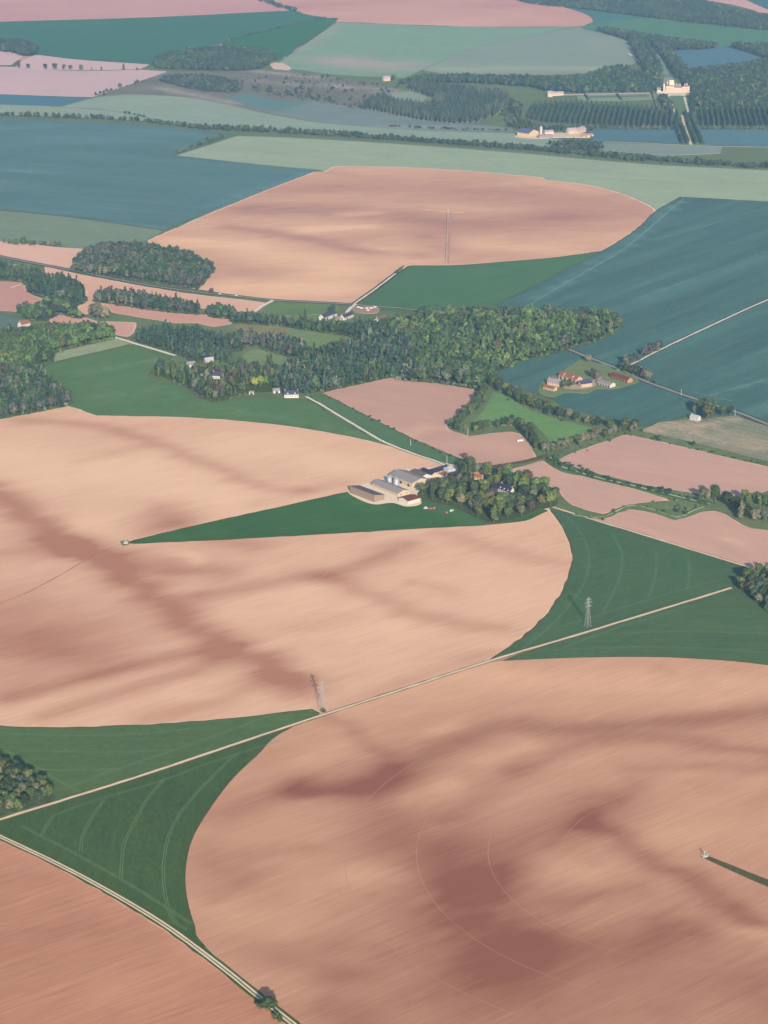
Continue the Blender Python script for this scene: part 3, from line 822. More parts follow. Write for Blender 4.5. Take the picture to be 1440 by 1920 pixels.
def tram(label, pts, mat, gap=1.8, w=.42, conv=None, cat='wheel track'):
    if conv:
        pts = [(conv[0] + x / conv[2], conv[1] + y / conv[2]) for x, y in pts]
    for sgn in (-1, 1):
        tag(strip('wheel_track', pts, w, mat, z=TRAM_Z, offset=sgn * gap / 2, jitter=.05, skirt=False), label, cat, 'paired wheel tracks in the crops')


LT = (0, 1300, 2.25)
for lb, pts in [
    ('longest curved pair of wheel tracks in the left triangular field', [(985, 265), (870, 380), (780, 480), (720, 580), (695, 680), (690, 790), (710, 910), (735, 965), (790, 1000)]),
    ('second curved pair of wheel tracks in the left triangular field', [(690, 365), (620, 450), (560, 560), (520, 650), (510, 780)]),
    ('third curved pair of wheel tracks in the left triangular field', [(440, 450), (390, 520), (350, 600), (340, 670)]),
    ('shortest curved wheel tracks in the left triangular field', [(220, 520), (195, 560), (175, 605)]),
    ('headland wheel tracks along the upper edge of the left triangular field', [(1180, 200), (900, 290), (680, 370), (380, 460), (220, 520)]),
    ('headland wheel tracks along the lower edge of the left triangular field', [(90, 560), (175, 605), (320, 680), (500, 780), (710, 910), (810, 975)]),
    ('headland wheel tracks along the lower edge of the left wedge field', [(1150, 90), (950, 165), (740, 240), (500, 320), (290, 395)]),
    ('uppermost straight wheel tracks in the left wedge field', [(-100, 160), (0, 168), (300, 180), (600, 172), (800, 150)]),
    ('middle straight wheel tracks in the left wedge field', [(80, 242), (400, 248), (740, 240)]),
    ('lower straight wheel tracks in the left wedge field', [(180, 325), (350, 326), (500, 322)]),
    ('wheel tracks skirting the left foreground wood', [(20, 240), (150, 310), (250, 370), (335, 420)]),
]:
    tram(lb, pts, M_tram_d, conv=LT)
RT = (960, 860, 3.0)
for lb, pts in [
    ('longest curved pair of wheel tracks in the right wedge field', [(300, 320), (335, 350), (400, 440), (432, 540), (430, 620), (400, 710), (340, 800), (260, 900), (150, 1000), (60, 1070)]),
    ('second curved pair of wheel tracks in the right wedge field', [(560, 420), (605, 500), (620, 580), (600, 690), (560, 780), (510, 865)]),
    ('third curved pair of wheel tracks in the right wedge field', [(805, 520), (815, 600), (795, 700), (770, 780)]),
    ('fourth curved pair of wheel tracks in the right wedge field', [(990, 560), (1000, 640), (990, 730)]),
    ('headland wheel tracks above the diagonal track at the right', [(1190, 680), (1000, 725), (800, 785), (500, 875), (280, 945)]),
    ('headland wheel tracks below the diagonal track at the right', [(1000, 830), (800, 890), (500, 985), (240, 1085)]),
    ('upper straight wheel tracks in the field right of the pylon', [(600, 985), (900, 975), (1500, 985)]),
    ('lower straight wheel tracks in the field right of the pylon', [(300, 1075), (700, 1060), (1100, 1070), (1500, 1100)]),
]:
    tram(lb, pts, M_tram_g, conv=RT)
M_tram_b = plain_mat('pressed_blue_crop', alb((116, 148, 150), 520), .2, .05)
for lb, pts, w in [
    ('pale headland wheel track along the curved edge of the huge right field', [(985, 575), (1080, 520), (1165, 470), (1215, 430), (1250, 400), (1282, 373)], 2.2),
    ('short pale wheel track in the lower right of the huge field', [(1330, 742), (1380, 728), (1460, 706)], 1.6),
    ('pale wheel track beside the cottage corner of the huge field', [(1300, 735), (1335, 744), (1372, 752)], 1.6),
    ('thin pale wheel track in the upper middle of the huge field', [(1245, 445), (1300, 430), (1360, 412), (1440, 388)], 1.6),
    ('thin pale wheel track across the middle of the huge field', [(1090, 600), (1200, 560), (1320, 515), (1440, 470)], 1.2),
    ('pale headland wheel track beside the boom field at the left', [(330, 428), (400, 395), (480, 361), (570, 326)], 2.4),
    ('pale wheel track at the left edge of the big blue green field', [(-40, 317), (0, 319), (60, 324)], 2.2),
]:
    tag(strip('wheel_track', pts, w, M_tram_b, z=TRAM_Z, jitter=.3, skirt=False), lb, 'wheel track')
CB = np.array(g(1320, 1606))
CA = np.array(g(235, 1018))
for lb, c, p, a0, a1, mt in [  # ruts of the irrigation wheels, lying on the soil
    ('outermost pale irrigation wheel ring in the foreground field', CB, (645, 1611), 130, 250, M_ring),
    ('second pale irrigation wheel ring in the foreground field', CB, (781, 1594), 95, 262, M_ring),
    ('third pale irrigation wheel ring in the foreground field', CB, (916, 1583), 60, 280, M_ring),
    ('innermost pale irrigation wheel ring in the foreground field', CB, (1062, 1567), 95, 175, M_ring),
    ('outermost faint wheel ring in the pale round field', CA, (948, 1045), -45, 2, M_ringA),
    ('second faint wheel ring in the pale round field', CA, (857, 1040), -45, 2, M_ringA),
    ('third faint wheel ring in the pale round field', CA, (752, 1030), -40, 2, M_ringA),
    ('innermost faint wheel ring in the pale round field', CA, (650, 1022), -30, 2, M_ringA),
]:
    r = np.hypot(*(np.array(g(*p)) - c))
    an = np.radians(np.linspace(a0, a1, 50))
    tag(strip('wheel_ring', [(c[0] + r * math.cos(a), c[1] + r * math.sin(a)) for a in an], z=(FIELD_A if mt is M_ringA else FIELD_B)['top'] + .012, width=.45, mat=mt, px=False, jitter=.06, skirt=False), lb, 'wheel track')

# ------------------------------------------------------------------ building kit
BLDS = []                                        # footprints the trees keep clear of


def box_bm(bm, x0, x1, y0, y1, z0, z1):
    v = [bm.verts.new(p) for p in ((x0, y0, z0), (x1, y0, z0), (x1, y1, z0), (x0, y1, z0), (x0, y0, z1), (x1, y0, z1), (x1, y1, z1), (x0, y1, z1))]
    for f in ((0, 3, 2, 1), (4, 5, 6, 7), (0, 1, 5, 4), (1, 2, 6, 5), (2, 3, 7, 6), (3, 0, 4, 7)):
        bm.faces.new([v[i] for i in f])
    return v


def bm_obj(name, bm, mat, parent=None):
    bmesh.ops.recalc_face_normals(bm, faces=bm.faces)
    me = bpy.data.meshes.new(name)
    bm.to_mesh(me)
    bm.free()
    return link(name, me, mat, parent)


def part_box(name, dims, mat, parent):
    bm = bmesh.new()
    box_bm(bm, *dims)
    return bm_obj(name, bm, mat, parent)


def part_boxes(name, lst, mat, parent):
    bm = bmesh.new()
    for d in lst:
        box_bm(bm, *d)
    return bm_obj(name, bm, mat, parent)


def prism(name, prof, x0, x1, mat, parent):
    """profile in (y, z) pulled along x"""
    bm = bmesh.new()
    a = [bm.verts.new((x0, y, z)) for y, z in prof]
    b = [bm.verts.new((x1, y, z)) for y, z in prof]
    n = len(prof)
    bm.faces.new(a)
    bm.faces.new(b[::-1])
    for i in range(n):
        bm.faces.new((a[i], b[i], b[(i + 1) % n], a[(i + 1) % n]))
    return bm_obj(name, bm, mat, parent)


def bar_bm(bm, p, q, r, n=4):
    p, q = Vector(p), Vector(q)
    d = (q - p)
    if d.length < 1e-6:
        return
    z = d.normalized()
    x = z.orthogonal().normalized()
    y = z.cross(x)
    ra = r if isinstance(r, tuple) else (r, r)
    A = [bm.verts.new(p + (x * math.cos(2 * math.pi * i / n) + y * math.sin(2 * math.pi * i / n)) * ra[0]) for i in range(n)]
    B = [bm.verts.new(q + (x * math.cos(2 * math.pi * i / n) + y * math.sin(2 * math.pi * i / n)) * ra[1]) for i in range(n)]
    for i in range(n):
        bm.faces.new((A[i], A[(i + 1) % n], B[(i + 1) % n], B[i]))
    bm.faces.new(A[::-1])
    bm.faces.new(B)


def wallm(key, c, y, var=.08):
    return plain_mat('wall_' + key, mulc(alb(c, y), .54), var, .5)


def roofm(key, c, y, var=.14):
    return plain_mat('roof_' + key, mulc(alb(c, y), .72), var, .35, rough=.7, sx=.2)


M_glass = plain_mat('dark_window_glass', (.02, .025, .03), .1, 1.0, rough=.15, spec=.6)
M_door = plain_mat('dark_barn_opening', (.03, .028, .026), .2, .5)
M_wood = plain_mat('weathered_wood', (.14, .10, .07), .25, .8)
M_brick = plain_mat('chimney_brick', (.30, .16, .11), .2, 1.0)
M_galv = plain_mat('galvanised_steel', (.34, .35, .37), .12, .6, rough=.45, metal=.6, spec=.5)
M_concrete = plain_mat('concrete', (.36, .35, .33), .12, .3)


def bld(name, label, cat, p0, p1, w, wall, rise, wm, rm, kind='gable', win=0, doors=0, gwin=0, far=None, chim=0, dorm=0, skylight=0, group=None, storeys=1, over=.45):
    a, b = g(*p0), g(*p1)
    L = math.hypot(b[0] - a[0], b[1] - a[1])
    an = math.atan2(b[1] - a[1], b[0] - a[0])
    v = (-math.sin(an), math.cos(an))
    cx, cy = (a[0] + b[0]) / 2 + v[0] * w / 2, (a[1] + b[1]) / 2 + v[1] * w / 2
    BLDS.append((cx, cy, L, w, an))
    r = empty(name, (cx, cy, 0), an)
    tag(r, label, cat, group)
    h, y0, y1 = L / 2, -w / 2, w / 2
    t = .3
    if kind == 'gable':
        prism('wall', [(y0, -.1), (y1, -.1), (y1, wall), (0, wall + rise), (y0, wall)], -h, h, wm, r)
        s = rise / (w / 2)
        for sg in (-1, 1):
            rf = prism('roof_slope', [(0, wall + rise + .02), (0, wall + rise + .02 + t), (sg * (w / 2 + over), wall - s * over + .02 + t), (sg * (w / 2 + over), wall - s * over + .02)], -h - over, h + over, rm, r)
            if skylight and sg < 0:
                for k in range(skylight):
                    x = -h + L * (k + .5) / skylight
                    zz = lambda yy: wall + rise - s * abs(yy) + t + .02
                    prism('roof_light', [(-.2 * w / 2, zz(.2 * w / 2) + .02), (-.85 * w / 2, zz(.85 * w / 2) + .02), (-.85 * w / 2, zz(.85 * w / 2) + .08), (-.2 * w / 2, zz(.2 * w / 2) + .08)], x - .5, x + .5, plain_mat('pale_sheet', (.5, .52, .55), .1, .5), r)
    elif kind == 'mono':
        fz = far
        prism('wall', [(y0, -.1), (y1, -.1), (y1, fz), (y0, wall)], -h, h, wm, r)
        s = (wall - fz) / w
        prism('roof_slope', [(y0 - over, wall + s * over + .03), (y1 + over, fz - s * over + .03), (y1 + over, fz - s * over + .33), (y0 - over, wall + s * over + .33)], -h - over, h + over, rm, r)
    elif kind == 'hip':
        part_box('wall', (-h, h, y0, y1, -.1, wall), wm, r)
        bm = bmesh.new()
        e = over
        k = min(w / 2, L / 2 - .5)
        vs_ = [bm.verts.new(p) for p in ((-h - e, y0 - e, wall + .03), (h + e, y0 - e, wall + .03), (h + e, y1 + e, wall + .03), (-h - e, y1 + e, wall + .03), (-h + k, 0, wall + rise), (h - k, 0, wall + rise))]
        for f in ((0, 1, 5, 4), (1, 2, 5), (2, 3, 4, 5), (3, 0, 4), (3, 2, 1, 0)):
            bm.faces.new([vs_[i] for i in f])
        bm_obj('roof', bm, rm, r)
    elif kind == 'flat':
        part_box('wall', (-h, h, y0, y1, -.1, wall), wm, r)
        part_box('roof', (-h - over, h + over, y0 - over, y1 + over, wall + .02, wall + .3), rm, r)
    for st in range(storeys):
        zc = wall * (st + .55) / storeys
        for k in range(win):
            x = -h + L * (k + .5) / win
            wd = part_box('window', (x - .5, x + .5, y0 - .05, y0 + .1, zc - .7, zc + .7), M_glass, r)
    for k in range(doors):
        x = -h + L * (k + .5) / doors
        dw = min(1.9, L / doors * .33)
        part_box('door', (x - dw, x + dw, y0 - .06, y0 + .1, 0, min(wall * .8, 3.8)), M_door, r)
    for k in range(gwin):
        y = y0 + w * (k + .5) / gwin
        part_box('window', (h - .1, h + .05, y - .5, y + .5, wall * .35, wall * .75), M_glass, r)
    for k in range(chim):
        x = -h + 1.0 if k == 0 else (h - 1.0 if k == 1 else 0)
        part_box('chimney', (x - .5, x + .5, -.45, .45, wall + rise - 1.0, wall + rise + 1.8), M_brick, r)
    for k in range(dorm):
        x = -h + L * (k + .5) / dorm
        d = prism('dormer', [(y0 + .1, wall - .2), (y0 + .1, wall + 1.9), (-w * .12, wall + 1.9), (-w * .12, wall + .5)], x - .7, x + .7, wm, r)
    return r


W1 = wallm('cream', (226, 206, 184), 910)
W2 = wallm('white', (232, 226, 216), 900)
W3 = wallm('cladding', (176, 156, 146), 930)
W4 = wallm('pinkbrick', (206, 160, 146), 715)
W5 = wallm('farcream', (222, 200, 184), 720)
W6 = wallm('farwhite', (232, 226, 218), 650)
W7 = wallm('peach', (232, 204, 180), 200)
R1 = roofm('grey', (158, 154, 158), 910)
R2m = roofm('darkgrey', (118, 112, 116), 920)
R3m = roofm('slateblue', (72, 78, 104), 890)
R4m = roofm('maroon', (122, 84, 86), 935)
R5m = roofm('redtile', (156, 112, 104), 712)
R6m = roofm('paleblue', (176, 186, 200), 880)
R7m = roofm('lilacgrey', (150, 146, 156), 715)
R8m = roofm('browntile', (150, 112, 92), 895)
R9m = roofm('farslate', (84, 96, 122), 600)
R10 = roofm('farblue', (104, 122, 156), 250)
R11 = roofm('farlilac', (170, 166, 184), 245)
R12 = roofm('taupe', (122, 116, 110), 890)

# the grain farm
bld('barn', 'tall brown clad shed with single slope roof at the left end of the grain farm', 'barn', (656, 925), (702, 942.5), 14.5, 9.0, 0, W3, R2m, 'mono', far=6.2)
bld('barn', 'long low grey roofed barn between the tall brown shed and the silos', 'barn', (697, 912), (746, 932), 17, 4.0, 3.0, W1, R1, doors=0, gwin=2)
bld('barn', 'widest grey roofed barn right behind the two silos', 'barn', (730, 899), (773, 916), 25, 6.2, 3.6, W1, R1, doors=3)
bld('barn', 'taupe roofed barn with a pale gable behind the widest barn', 'barn', (768, 893), (789, 903), 15, 5.0, 3.0, W2, R12, gwin=2)
bld('barn', 'slate blue roofed barn at the back of the grain farm yard', 'barn', (787, 889), (808, 898), 11, 4.0, 3.2, W1, R3m)
bld('barn', 'long slate roofed stable ending beside the pale blue roof', 'barn', (811, 893), (842, 884), 10, 3.8, 3.2, W1, R3m, win=6)
bld('house', 'house with a pale blue hipped roof at the end of the white track', 'house', (840, 890), (854, 887), 11, 5.0, 3.2, W2, R6m, 'hip', win=4)
bld('house', 'white farmhouse with a dark slate roof below the pale blue roof', 'house', (842, 901), (861, 897), 8, 4.8, 3.0, W2, R3m, win=5, chim=1)
bld('shed', 'little cream lean-to shed left of the white farmhouse', 'shed', (828, 896), (837, 891), 5, 3.2, 1.4, W1, R8m, doors=1)
bld('shed', 'flat white shed at the wood edge beside the taupe roofed barn', 'shed', (785, 909), (798, 906), 8, 3.2, 0, W2, W2, 'flat')
bld('shed', 'white shed with a maroon roof at the front of the grain farm', 'shed', (765, 947), (787, 941), 16, 4.6, 2.0, W2, R4m, doors=0)
bld('cottage', 'small brown roofed cottage in the trees above the farm wood', 'house', (889, 900), (902, 902), 7, 4.0, 3.0, W1, R8m, win=3, chim=1)
bld('manor_house', 'white manor with a dark roof and dormers inside the farm wood', 'house', (934, 923), (955, 932), 9, 5.6, 4.6, W2, R3m, win=5, dorm=3, chim=2)
bld('house_wing', 'low white wing left of the manor inside the farm wood', 'house', (921, 919), (933, 923.5), 8, 3.8, 3.4, W2, R3m, win=3)


def silo(label, p, r, h):
    x, y = g(*p)
    e = empty('grain_silo', (x, y, 0))
    tag(e, label, 'silo')
    BLDS.append((x, y, 2 * r, 2 * r, 0))
    bm = bmesh.new()
    n = 24
    rings = int(h / 1.1)
    prev = None
    for k in range(rings * 2 + 1):
        rr = r * (1.0 if k % 2 == 0 else .985)
        z = h * k / (rings * 2)
        ring = [bm.verts.new((rr * math.cos(2 * math.pi * i / n), rr * math.sin(2 * math.pi * i / n), z)) for i in range(n)]
        if prev:
            for i in range(n):
                bm.faces.new((prev[i], prev[(i + 1) % n], ring[(i + 1) % n], ring[i]))
        prev = ring
    bm_obj('tank', bm, M_galv, e)
    bm = bmesh.new()
    ring = [bm.verts.new(((r + .2) * math.cos(2 * math.pi * i / n), (r + .2) * math.sin(2 * math.pi * i / n), h + .01)) for i in range(n)]
    top = [bm.verts.new((.45 * math.cos(2 * math.pi * i / n), .45 * math.sin(2 * math.pi * i / n), h + r * .5)) for i in range(n)]
    for i in range(n):
        bm.faces.new((ring[i], ring[(i + 1) % n], top[(i + 1) % n], top[i]))
    bm.faces.new(top)
    rf = bm_obj('cone_roof', bm, M_galv, e)
    bm = bmesh.new()
    bar_bm(bm, (0, 0, h + r * .5 - .1), (0, 0, h + r * .5 + .5), .5, 10)
    bm_obj('cap', bm, M_galv, rf)
    bm = bmesh.new()
    for sx in (-.25, .25):
        bar_bm(bm, (sx, -r - .15, 0), (sx, -r - .15, h), .04)
    for k in range(int(h / .6)):
        bar_bm(bm, (-.25, -r - .15, .4 + k * .6), (.25, -r - .15, .4 + k * .6), .03)
    bm_obj('ladder', bm, M_galv, e)


silo('shiny steel grain silo on the left of the pair', (730.5, 909.5), 3.2, 10.0)
silo('shiny steel grain silo on the right of the pair', (743, 914.5), 3.5, 11.0)

# the red roofed farm
bld('barn', 'long red roofed barn at the top left of the red roofed farm', 'barn', (1047, 709.5), (1080, 719), 12, 5.0, 3.6, W5, R5m, doors=4, skylight=2, gwin=1)
bld('farmhouse', 'tall cream farmhouse with a grey roof at the left of the red roofed farm', 'house', (1026, 724), (1047, 727), 9, 6.2, 4.0, W5, R7m, win=5, storeys=2, chim=2)
bld('annex', 'low red roofed annex in front of the tall cream farmhouse', 'house', (1018, 729.5), (1038, 734.5), 7, 3.6, 2.2, W5, R5m, win=4)
bld('house', 'cream house with a dark roof in the middle of the red roofed farm', 'house', (1090, 727), (1110, 724.5), 9, 5.0, 3.6, W5, R9m, win=4, chim=1)
bld('barn', 'pale grey roofed cattle shed below the farm drive', 'barn', (1119, 721.5), (1143.5, 728), 11, 4.2, 2.4, W6, R7m, doors=5)
bld('barn', 'maroon roofed brick barn with dark openings beside the grey road', 'barn', (1144, 708.5), (1176.5, 719), 9, 4.4, 3.0, W4, R4m, doors=6)
bld('cottage', 'white cottage under trees by the right road', 'house', (1293, 787), (1308, 790.5), 7, 4.2, 2.6, W6, R6m, win=3, chim=1)
# the upper farm
bld('barn', 'white barn with a dark slate roof at the upper farm', 'barn', (608, 602), (632, 593), 10, 5.2, 4.2, W6, R9m, doors=2)
bld('farmhouse', 'slate roofed farmhouse right of the white upper barn', 'house', (646, 601), (663, 594), 9, 4.4, 3.6, W6, R9m, win=4, chim=1)
bld('shed', 'low grey shed between the upper barn and its farmhouse', 'shed', (632, 602), (646, 600), 8, 3.4, 1.6, W5, R7m, doors=2)
bld('house', 'taupe roofed house alone at the wood edge right of the upper farm', 'house', (711, 607), (727, 600), 9, 4.2, 4.0, W6, R12, win=4, chim=1)
# the hamlet
bld('house', 'white house with a dark roof in the middle of the hamlet gardens', 'house', (398, 711), (416, 712), 9, 5.2, 4.2, W6, R9m, win=4, gwin=2, chim=1)
bld('shed', 'long low cream shed left of the white hamlet house', 'shed', (374, 708.5), (391, 705.5), 6, 3.0, 1.4, W5, R7m, doors=2)
bld('house', 'half hidden white house at the top left of the hamlet', 'house', (352, 690), (367, 688), 8, 4.2, 3.2, W6, R7m, win=3)
bld('house', 'white double house with a dark roof at the lower right of the hamlet', 'house', (533, 746.5), (560, 746), 9, 5.0, 4.2, W6, R9m, win=6, doors=0, dorm=2, chim=2)
bld('shed', 'small white shed left of the double house', 'shed', (513, 738), (525, 737), 7, 3.6, 2.4, W6, R7m, doors=1)
bld('shed', 'tiny white hut at the field edge below the lime green tree', 'shed', (467, 740), (476, 740), 5, 3.0, 1.2, W6, R7m, doors=1)
bld('house', 'pale roofed house behind the hamlet trees', 'house', (386, 681), (401, 679), 7, 4.0, 2.6, W5, R6m, win=3)
bld('house', 'white house at the top of the left wood', 'house', (41, 615), (57, 611), 9, 5.0, 4.0, W6, R5m, win=4, chim=1)
# far buildings
bld('house', 'lone white house at the edge of the far scrubland', 'house', (720.5, 152.5), (732, 151.5), 10, 7, 5, W7, R11, win=3)
bld('barn', 'huge blue roofed barn with a peach gable at the far farm', 'barn', (969.5, 254.5), (991, 257.5), 36, 8.0, 7.0, W7, R10, win=0)
bld('barn', 'low grey flat barn right of the far blue roofed barn', 'barn', (1010, 259.5), (1036, 259), 14, 6.0, 0, wallm('fargrey', (166, 160, 166), 255), R11, 'flat')
bld('barn', 'lilac roofed shed behind the low flat far barn', 'barn', (1022, 253), (1038, 252), 12, 7.0, 2.5, W7, R11)
bld('farmhouse', 'lilac roofed farmhouse at the left of the far hamlet', 'house', (1066, 251.5), (1082, 250), 11, 7.0, 5.0, W7, R11, win=5, chim=2)
bld('farmhouse', 'lilac roofed farmhouse at the right of the far hamlet', 'house', (1083, 251), (1099, 247), 11, 7.0, 5.0, W7, R11, win=5, chim=1)
bld('barn', 'low brown barn at the right end of the far hamlet', 'barn', (1094, 258), (1113, 256), 10, 4.0, 2.5, W7, roofm('farbrown', (170, 152, 152), 255), doors=2)
bld('orangery', 'long pale orangery at the left end of the castle garden', 'house', (1035, 180), (1057, 179), 10, 6.0, 3.5, W7, R11, win=6)
bld('garden_lodge', 'tall pale lodge at the end of the orangery', 'house', (1027, 182), (1036, 182), 12, 9.0, 5.0, W7, R11, win=2, storeys=2)
silo('pale tower silo behind the far blue roofed barn', (1014, 252), 3.5, 17.0)

# ------------------------------------------------------------------ castle
def castle():
    x, y = g(1270, 172.5)
    r = empty('castle', (x, y, 0), rad(-4))
    tag(r, 'peach stone castle with pavilions, towers and steep slate roofs in the far park', 'castle')
    BLDS.append((x, y + 18, 64, 50, 0))
    st = plain_mat('castle_stone', mulc(alb((236, 210, 190), 165), .60), .06, .2)
    sl = plain_mat('castle_slate', mulc(alb((150, 150, 170), 160), .6), .1, .3)

    def block(x0, x1, y0, y1, h, rise, name='wing'):
        w = part_box(name, (x0, x1, y0, y1, -.2, h), st, r)
        bm = bmesh.new()
        e = .5
        lx, ly = x1 - x0, y1 - y0
        k = min(lx, ly) * .42
        if lx >= ly:
            a, b = (x0 + k, (y0 + y1) / 2, h + rise), (x1 - k, (y0 + y1) / 2, h + rise)
        else:
            a, b = ((x0 + x1) / 2, y0 + k, h + rise), ((x0 + x1) / 2, y1 - k, h + rise)
        v = [bm.verts.new(p) for p in ((x0 - e, y0 - e, h + .05), (x1 + e, y0 - e, h + .05), (x1 + e, y1 + e, h + .05), (x0 - e, y1 + e, h + .05), a, b)]
        if lx >= ly:
            fs = ((0, 1, 5, 4), (1, 2, 5), (2, 3, 4, 5), (3, 0, 4))
        else:
            fs = ((0, 1, 4), (1, 2, 5, 4), (2, 3, 5), (3, 0, 4, 5))
        for f in fs:
            bm.faces.new([v[i] for i in f])
        bm.faces.new((v[3], v[2], v[1], v[0]))
        bm_obj('roof', bm, sl, w)
        n = max(2, int(lx / 4.5))
        for q in range(n):
            xx = x0 + lx * (q + .5) / n
            for z0 in (2.0, 7.0):
                if z0 + 3 < h:
                    part_box('window', (xx - .8, xx + .8, y0 - .06, y0 + .1, z0, z0 + 3.0), M_glass, w)
        return w

    block(-29, -8, 0, 14, 13.5, 4, 'west_pavilion')
    block(-8.0, 12, 1.5, 12, 9.5, 8, 'central_range')
    block(12, 27.5, 0, 14, 13.0, 2.5, 'east_pavilion')
    block(-29, -18, 14.02, 48, 11, 8, 'west_wing')
    block(16, 27, 14.02, 40, 9, 6, 'east_wing')
    g_ = prism('gable', [(3, 13.4), (13, 13.4), (8, 28)], -20, -9, st, r)
    for (tx, ty, rr, hh, cr) in ((-32.5, 6, 2.6, 19, 7), (-24, 20, 2.4, 23, 7), (-9, 13, 2.2, 20, 6), (23, 14, 2.0, 18, 5), (27.8, 2, 2.4, 14, 3)):
        bm = bmesh.new()
        bar_bm(bm, (tx, ty, -.2), (tx, ty, hh), rr, 14)
        t = bm_obj('tower', bm, st, r)
        bm = bmesh.new()
        bar_bm(bm, (tx, ty, hh + .02), (tx, ty, hh + cr), (rr + .4, .05), 14)
        bm_obj('cone_roof', bm, sl, t)
    for tx in (-15, -3, 6, 18, 24):
        part_box('chimney', (tx - .9, tx + .9, 6.2, 7.8, 12, 20), st, r)
    part_box('terrace_wall', (-44, 33, -10, -8.6, -.2, 2.4), st, r)
    bx, by = g(1235, 172)
    c = empty('chapel', (bx, by, 0))
    tag(c, 'small pale pointed chapel left of the castle', 'chapel')
    BLDS.append((bx, by, 12, 12, 0))
    prism('wall', [(-4, -.1), (4, -.1), (4, 5), (0, 10), (-4, 5)], -4.5, 4.5, st, c)
    for sg in (-1, 1):
        prism('roof_slope', [(0, 10.02), (0, 10.4), (sg * 4.5, 4.8), (sg * 4.5, 4.4)], -4.9, 4.9, sl, c)
    bm = bmesh.new()
    bar_bm(bm, (0, 0, 10), (0, 0, 15), (.9, .05), 6)
    bm_obj('spire', bm, sl, c)


castle()


def wall_line(name, label, cat, pts, h, t, mat):
    r = gs(pts)
    bm = bmesh.new()
    for a, b in zip(r[:-1], r[1:]):
        d = Vector((b[0] - a[0], b[1] - a[1], 0))
        n = Vector((-d.y, d.x, 0)).normalized() * t / 2
        A, B = Vector((a[0], a[1], 0)), Vector((b[0], b[1], 0))
        vv = [bm.verts.new(q) for q in (A - n, B - n, B + n, A + n)]
        tt = [bm.verts.new(q.co + Vector((0, 0, h))) for q in vv]
        for i in range(4):
            bm.faces.new((vv[i], vv[(i + 1) % 4], tt[(i + 1) % 4], tt[i]))
        bm.faces.new(tt)
        bm.faces.new(vv[::-1])
    return tag(bm_obj(name, bm, mat), label, cat)


M_hedge = plain_mat('clipped_hedge', (.022, .04, .02), .3, .6)
M_gwall = wallm('garden', (160, 160, 162), 180)
wall_line('garden_wall', 'pale wall along the back of the castle kitchen garden', 'wall', [(1056, 179), (1097, 178), (1218, 175.5)], 3, .6, M_gwall)
wall_line('clipped_hedge', 'dark clipped hedge across the middle of the castle garden', 'hedge', [(1104, 183.5), (1156, 182.5), (1216, 181)], 3, 3, M_hedge)
wall_line('clipped_hedge', 'short dark hedge at the left end of the castle garden', 'hedge', [(1097, 179), (1104, 188)], 4, 4, M_hedge)
wall_line('clipped_hedge', 'short dark hedge dividing the castle garden', 'hedge', [(1157, 178), (1165, 188)], 4, 4, M_hedge)
wall_line('clipped_hedge', 'dark hedge behind the castle garden wall', 'hedge', [(1097, 176.5), (1218, 174)], 5, 4, M_hedge)
wall_line('garden_wall', 'pale wall down the right end of the castle garden', 'wall', [(1222, 172), (1232, 206)], 4, 1.5, M_gwall)

# ------------------------------------------------------------------ pylons, poles, irrigation machines, vehicles
def pylon(label, p, h=30.0, rz=0.5):
    x, y = g(*p)
    r = empty('electricity_pylon', (x, y, 0), rz)
    tag(r, label, 'pylon', 'lattice pylons')
    hw = lambda z: 2.3 * (1 - z / 21.0) + .75 * (z / 21.0) if z < 21 else .75 - .35 * (z - 21) / (h - 21)
    cs = ((-1, -1), (1, -1), (1, 1), (-1, 1))
    for sx, sy in cs:
        bm = bmesh.new()
        for a, b in ((0, 21), (21, h)):
            bar_bm(bm, (sx * hw(a), sy * hw(a), a - (.2 if a == 0 else 0)), (sx * hw(b), sy * hw(b), b), .095)
        bm_obj('leg', bm, M_galv, r)
    zs = [0]
    while zs[-1] < h - .8:
        zs.append(min(h, zs[-1] + max(1.2, hw(zs[-1]) * 1.75)))
    bm = bmesh.new()
    for a, b in zip(zs[:-1], zs[1:]):
        for i in range(4):
            c0, c1 = cs[i], cs[(i + 1) % 4]
            bar_bm(bm, (c0[0] * hw(a), c0[1] * hw(a), a), (c1[0] * hw(b), c1[1] * hw(b), b), .042)
            bar_bm(bm, (c1[0] * hw(a), c1[1] * hw(a), a), (c0[0] * hw(b), c0[1] * hw(b), b), .042)
            bar_bm(bm, (c0[0] * hw(b), c0[1] * hw(b), b), (c1[0] * hw(b), c1[1] * hw(b), b), .036)
    bm_obj('lattice_bracing', bm, M_galv, r)
    for z, l in ((20.5, 3.6), (24.0, 4.4), (27.3, 3.2)):
        for sg in (-1, 1):
            bm = bmesh.new()
            for sy in (-1, 1):
                bar_bm(bm, (sg * hw(z), sy * hw(z), z), (sg * l, 0, z + .2), .09)
                bar_bm(bm, (sg * hw(z), sy * hw(z), z + 1.3), (sg * l, 0, z + .2), .09)
            for k in (.35, .7):
                xa = sg * (hw(z) + (l - hw(z)) * k)
                bar_bm(bm, (xa, -hw(z) * (1 - k), z + .15), (xa, hw(z) * (1 - k), z + .15), .05)
                bar_bm(bm, (xa, 0, z + .1), (xa, 0, z + 1.3 - k * 1.0), .05)
            a = bm_obj('crossarm', bm, M_galv, r)
            bm = bmesh.new()
            bar_bm(bm, (sg * l, 0, z + .2), (sg * l, 0, z - 1.5), .1, 6)
            bm_obj('insulator', bm, plain_mat('glass_insulator', (.2, .3, .28), .1, 1, rough=.3), a)
    for sx, sy in cs:
        part_box('footing', (sx * 2.3 - .5, sx * 2.3 + .5, sy * 2.3 - .5, sy * 2.3 + .5, -.1, .4), M_concrete, r)


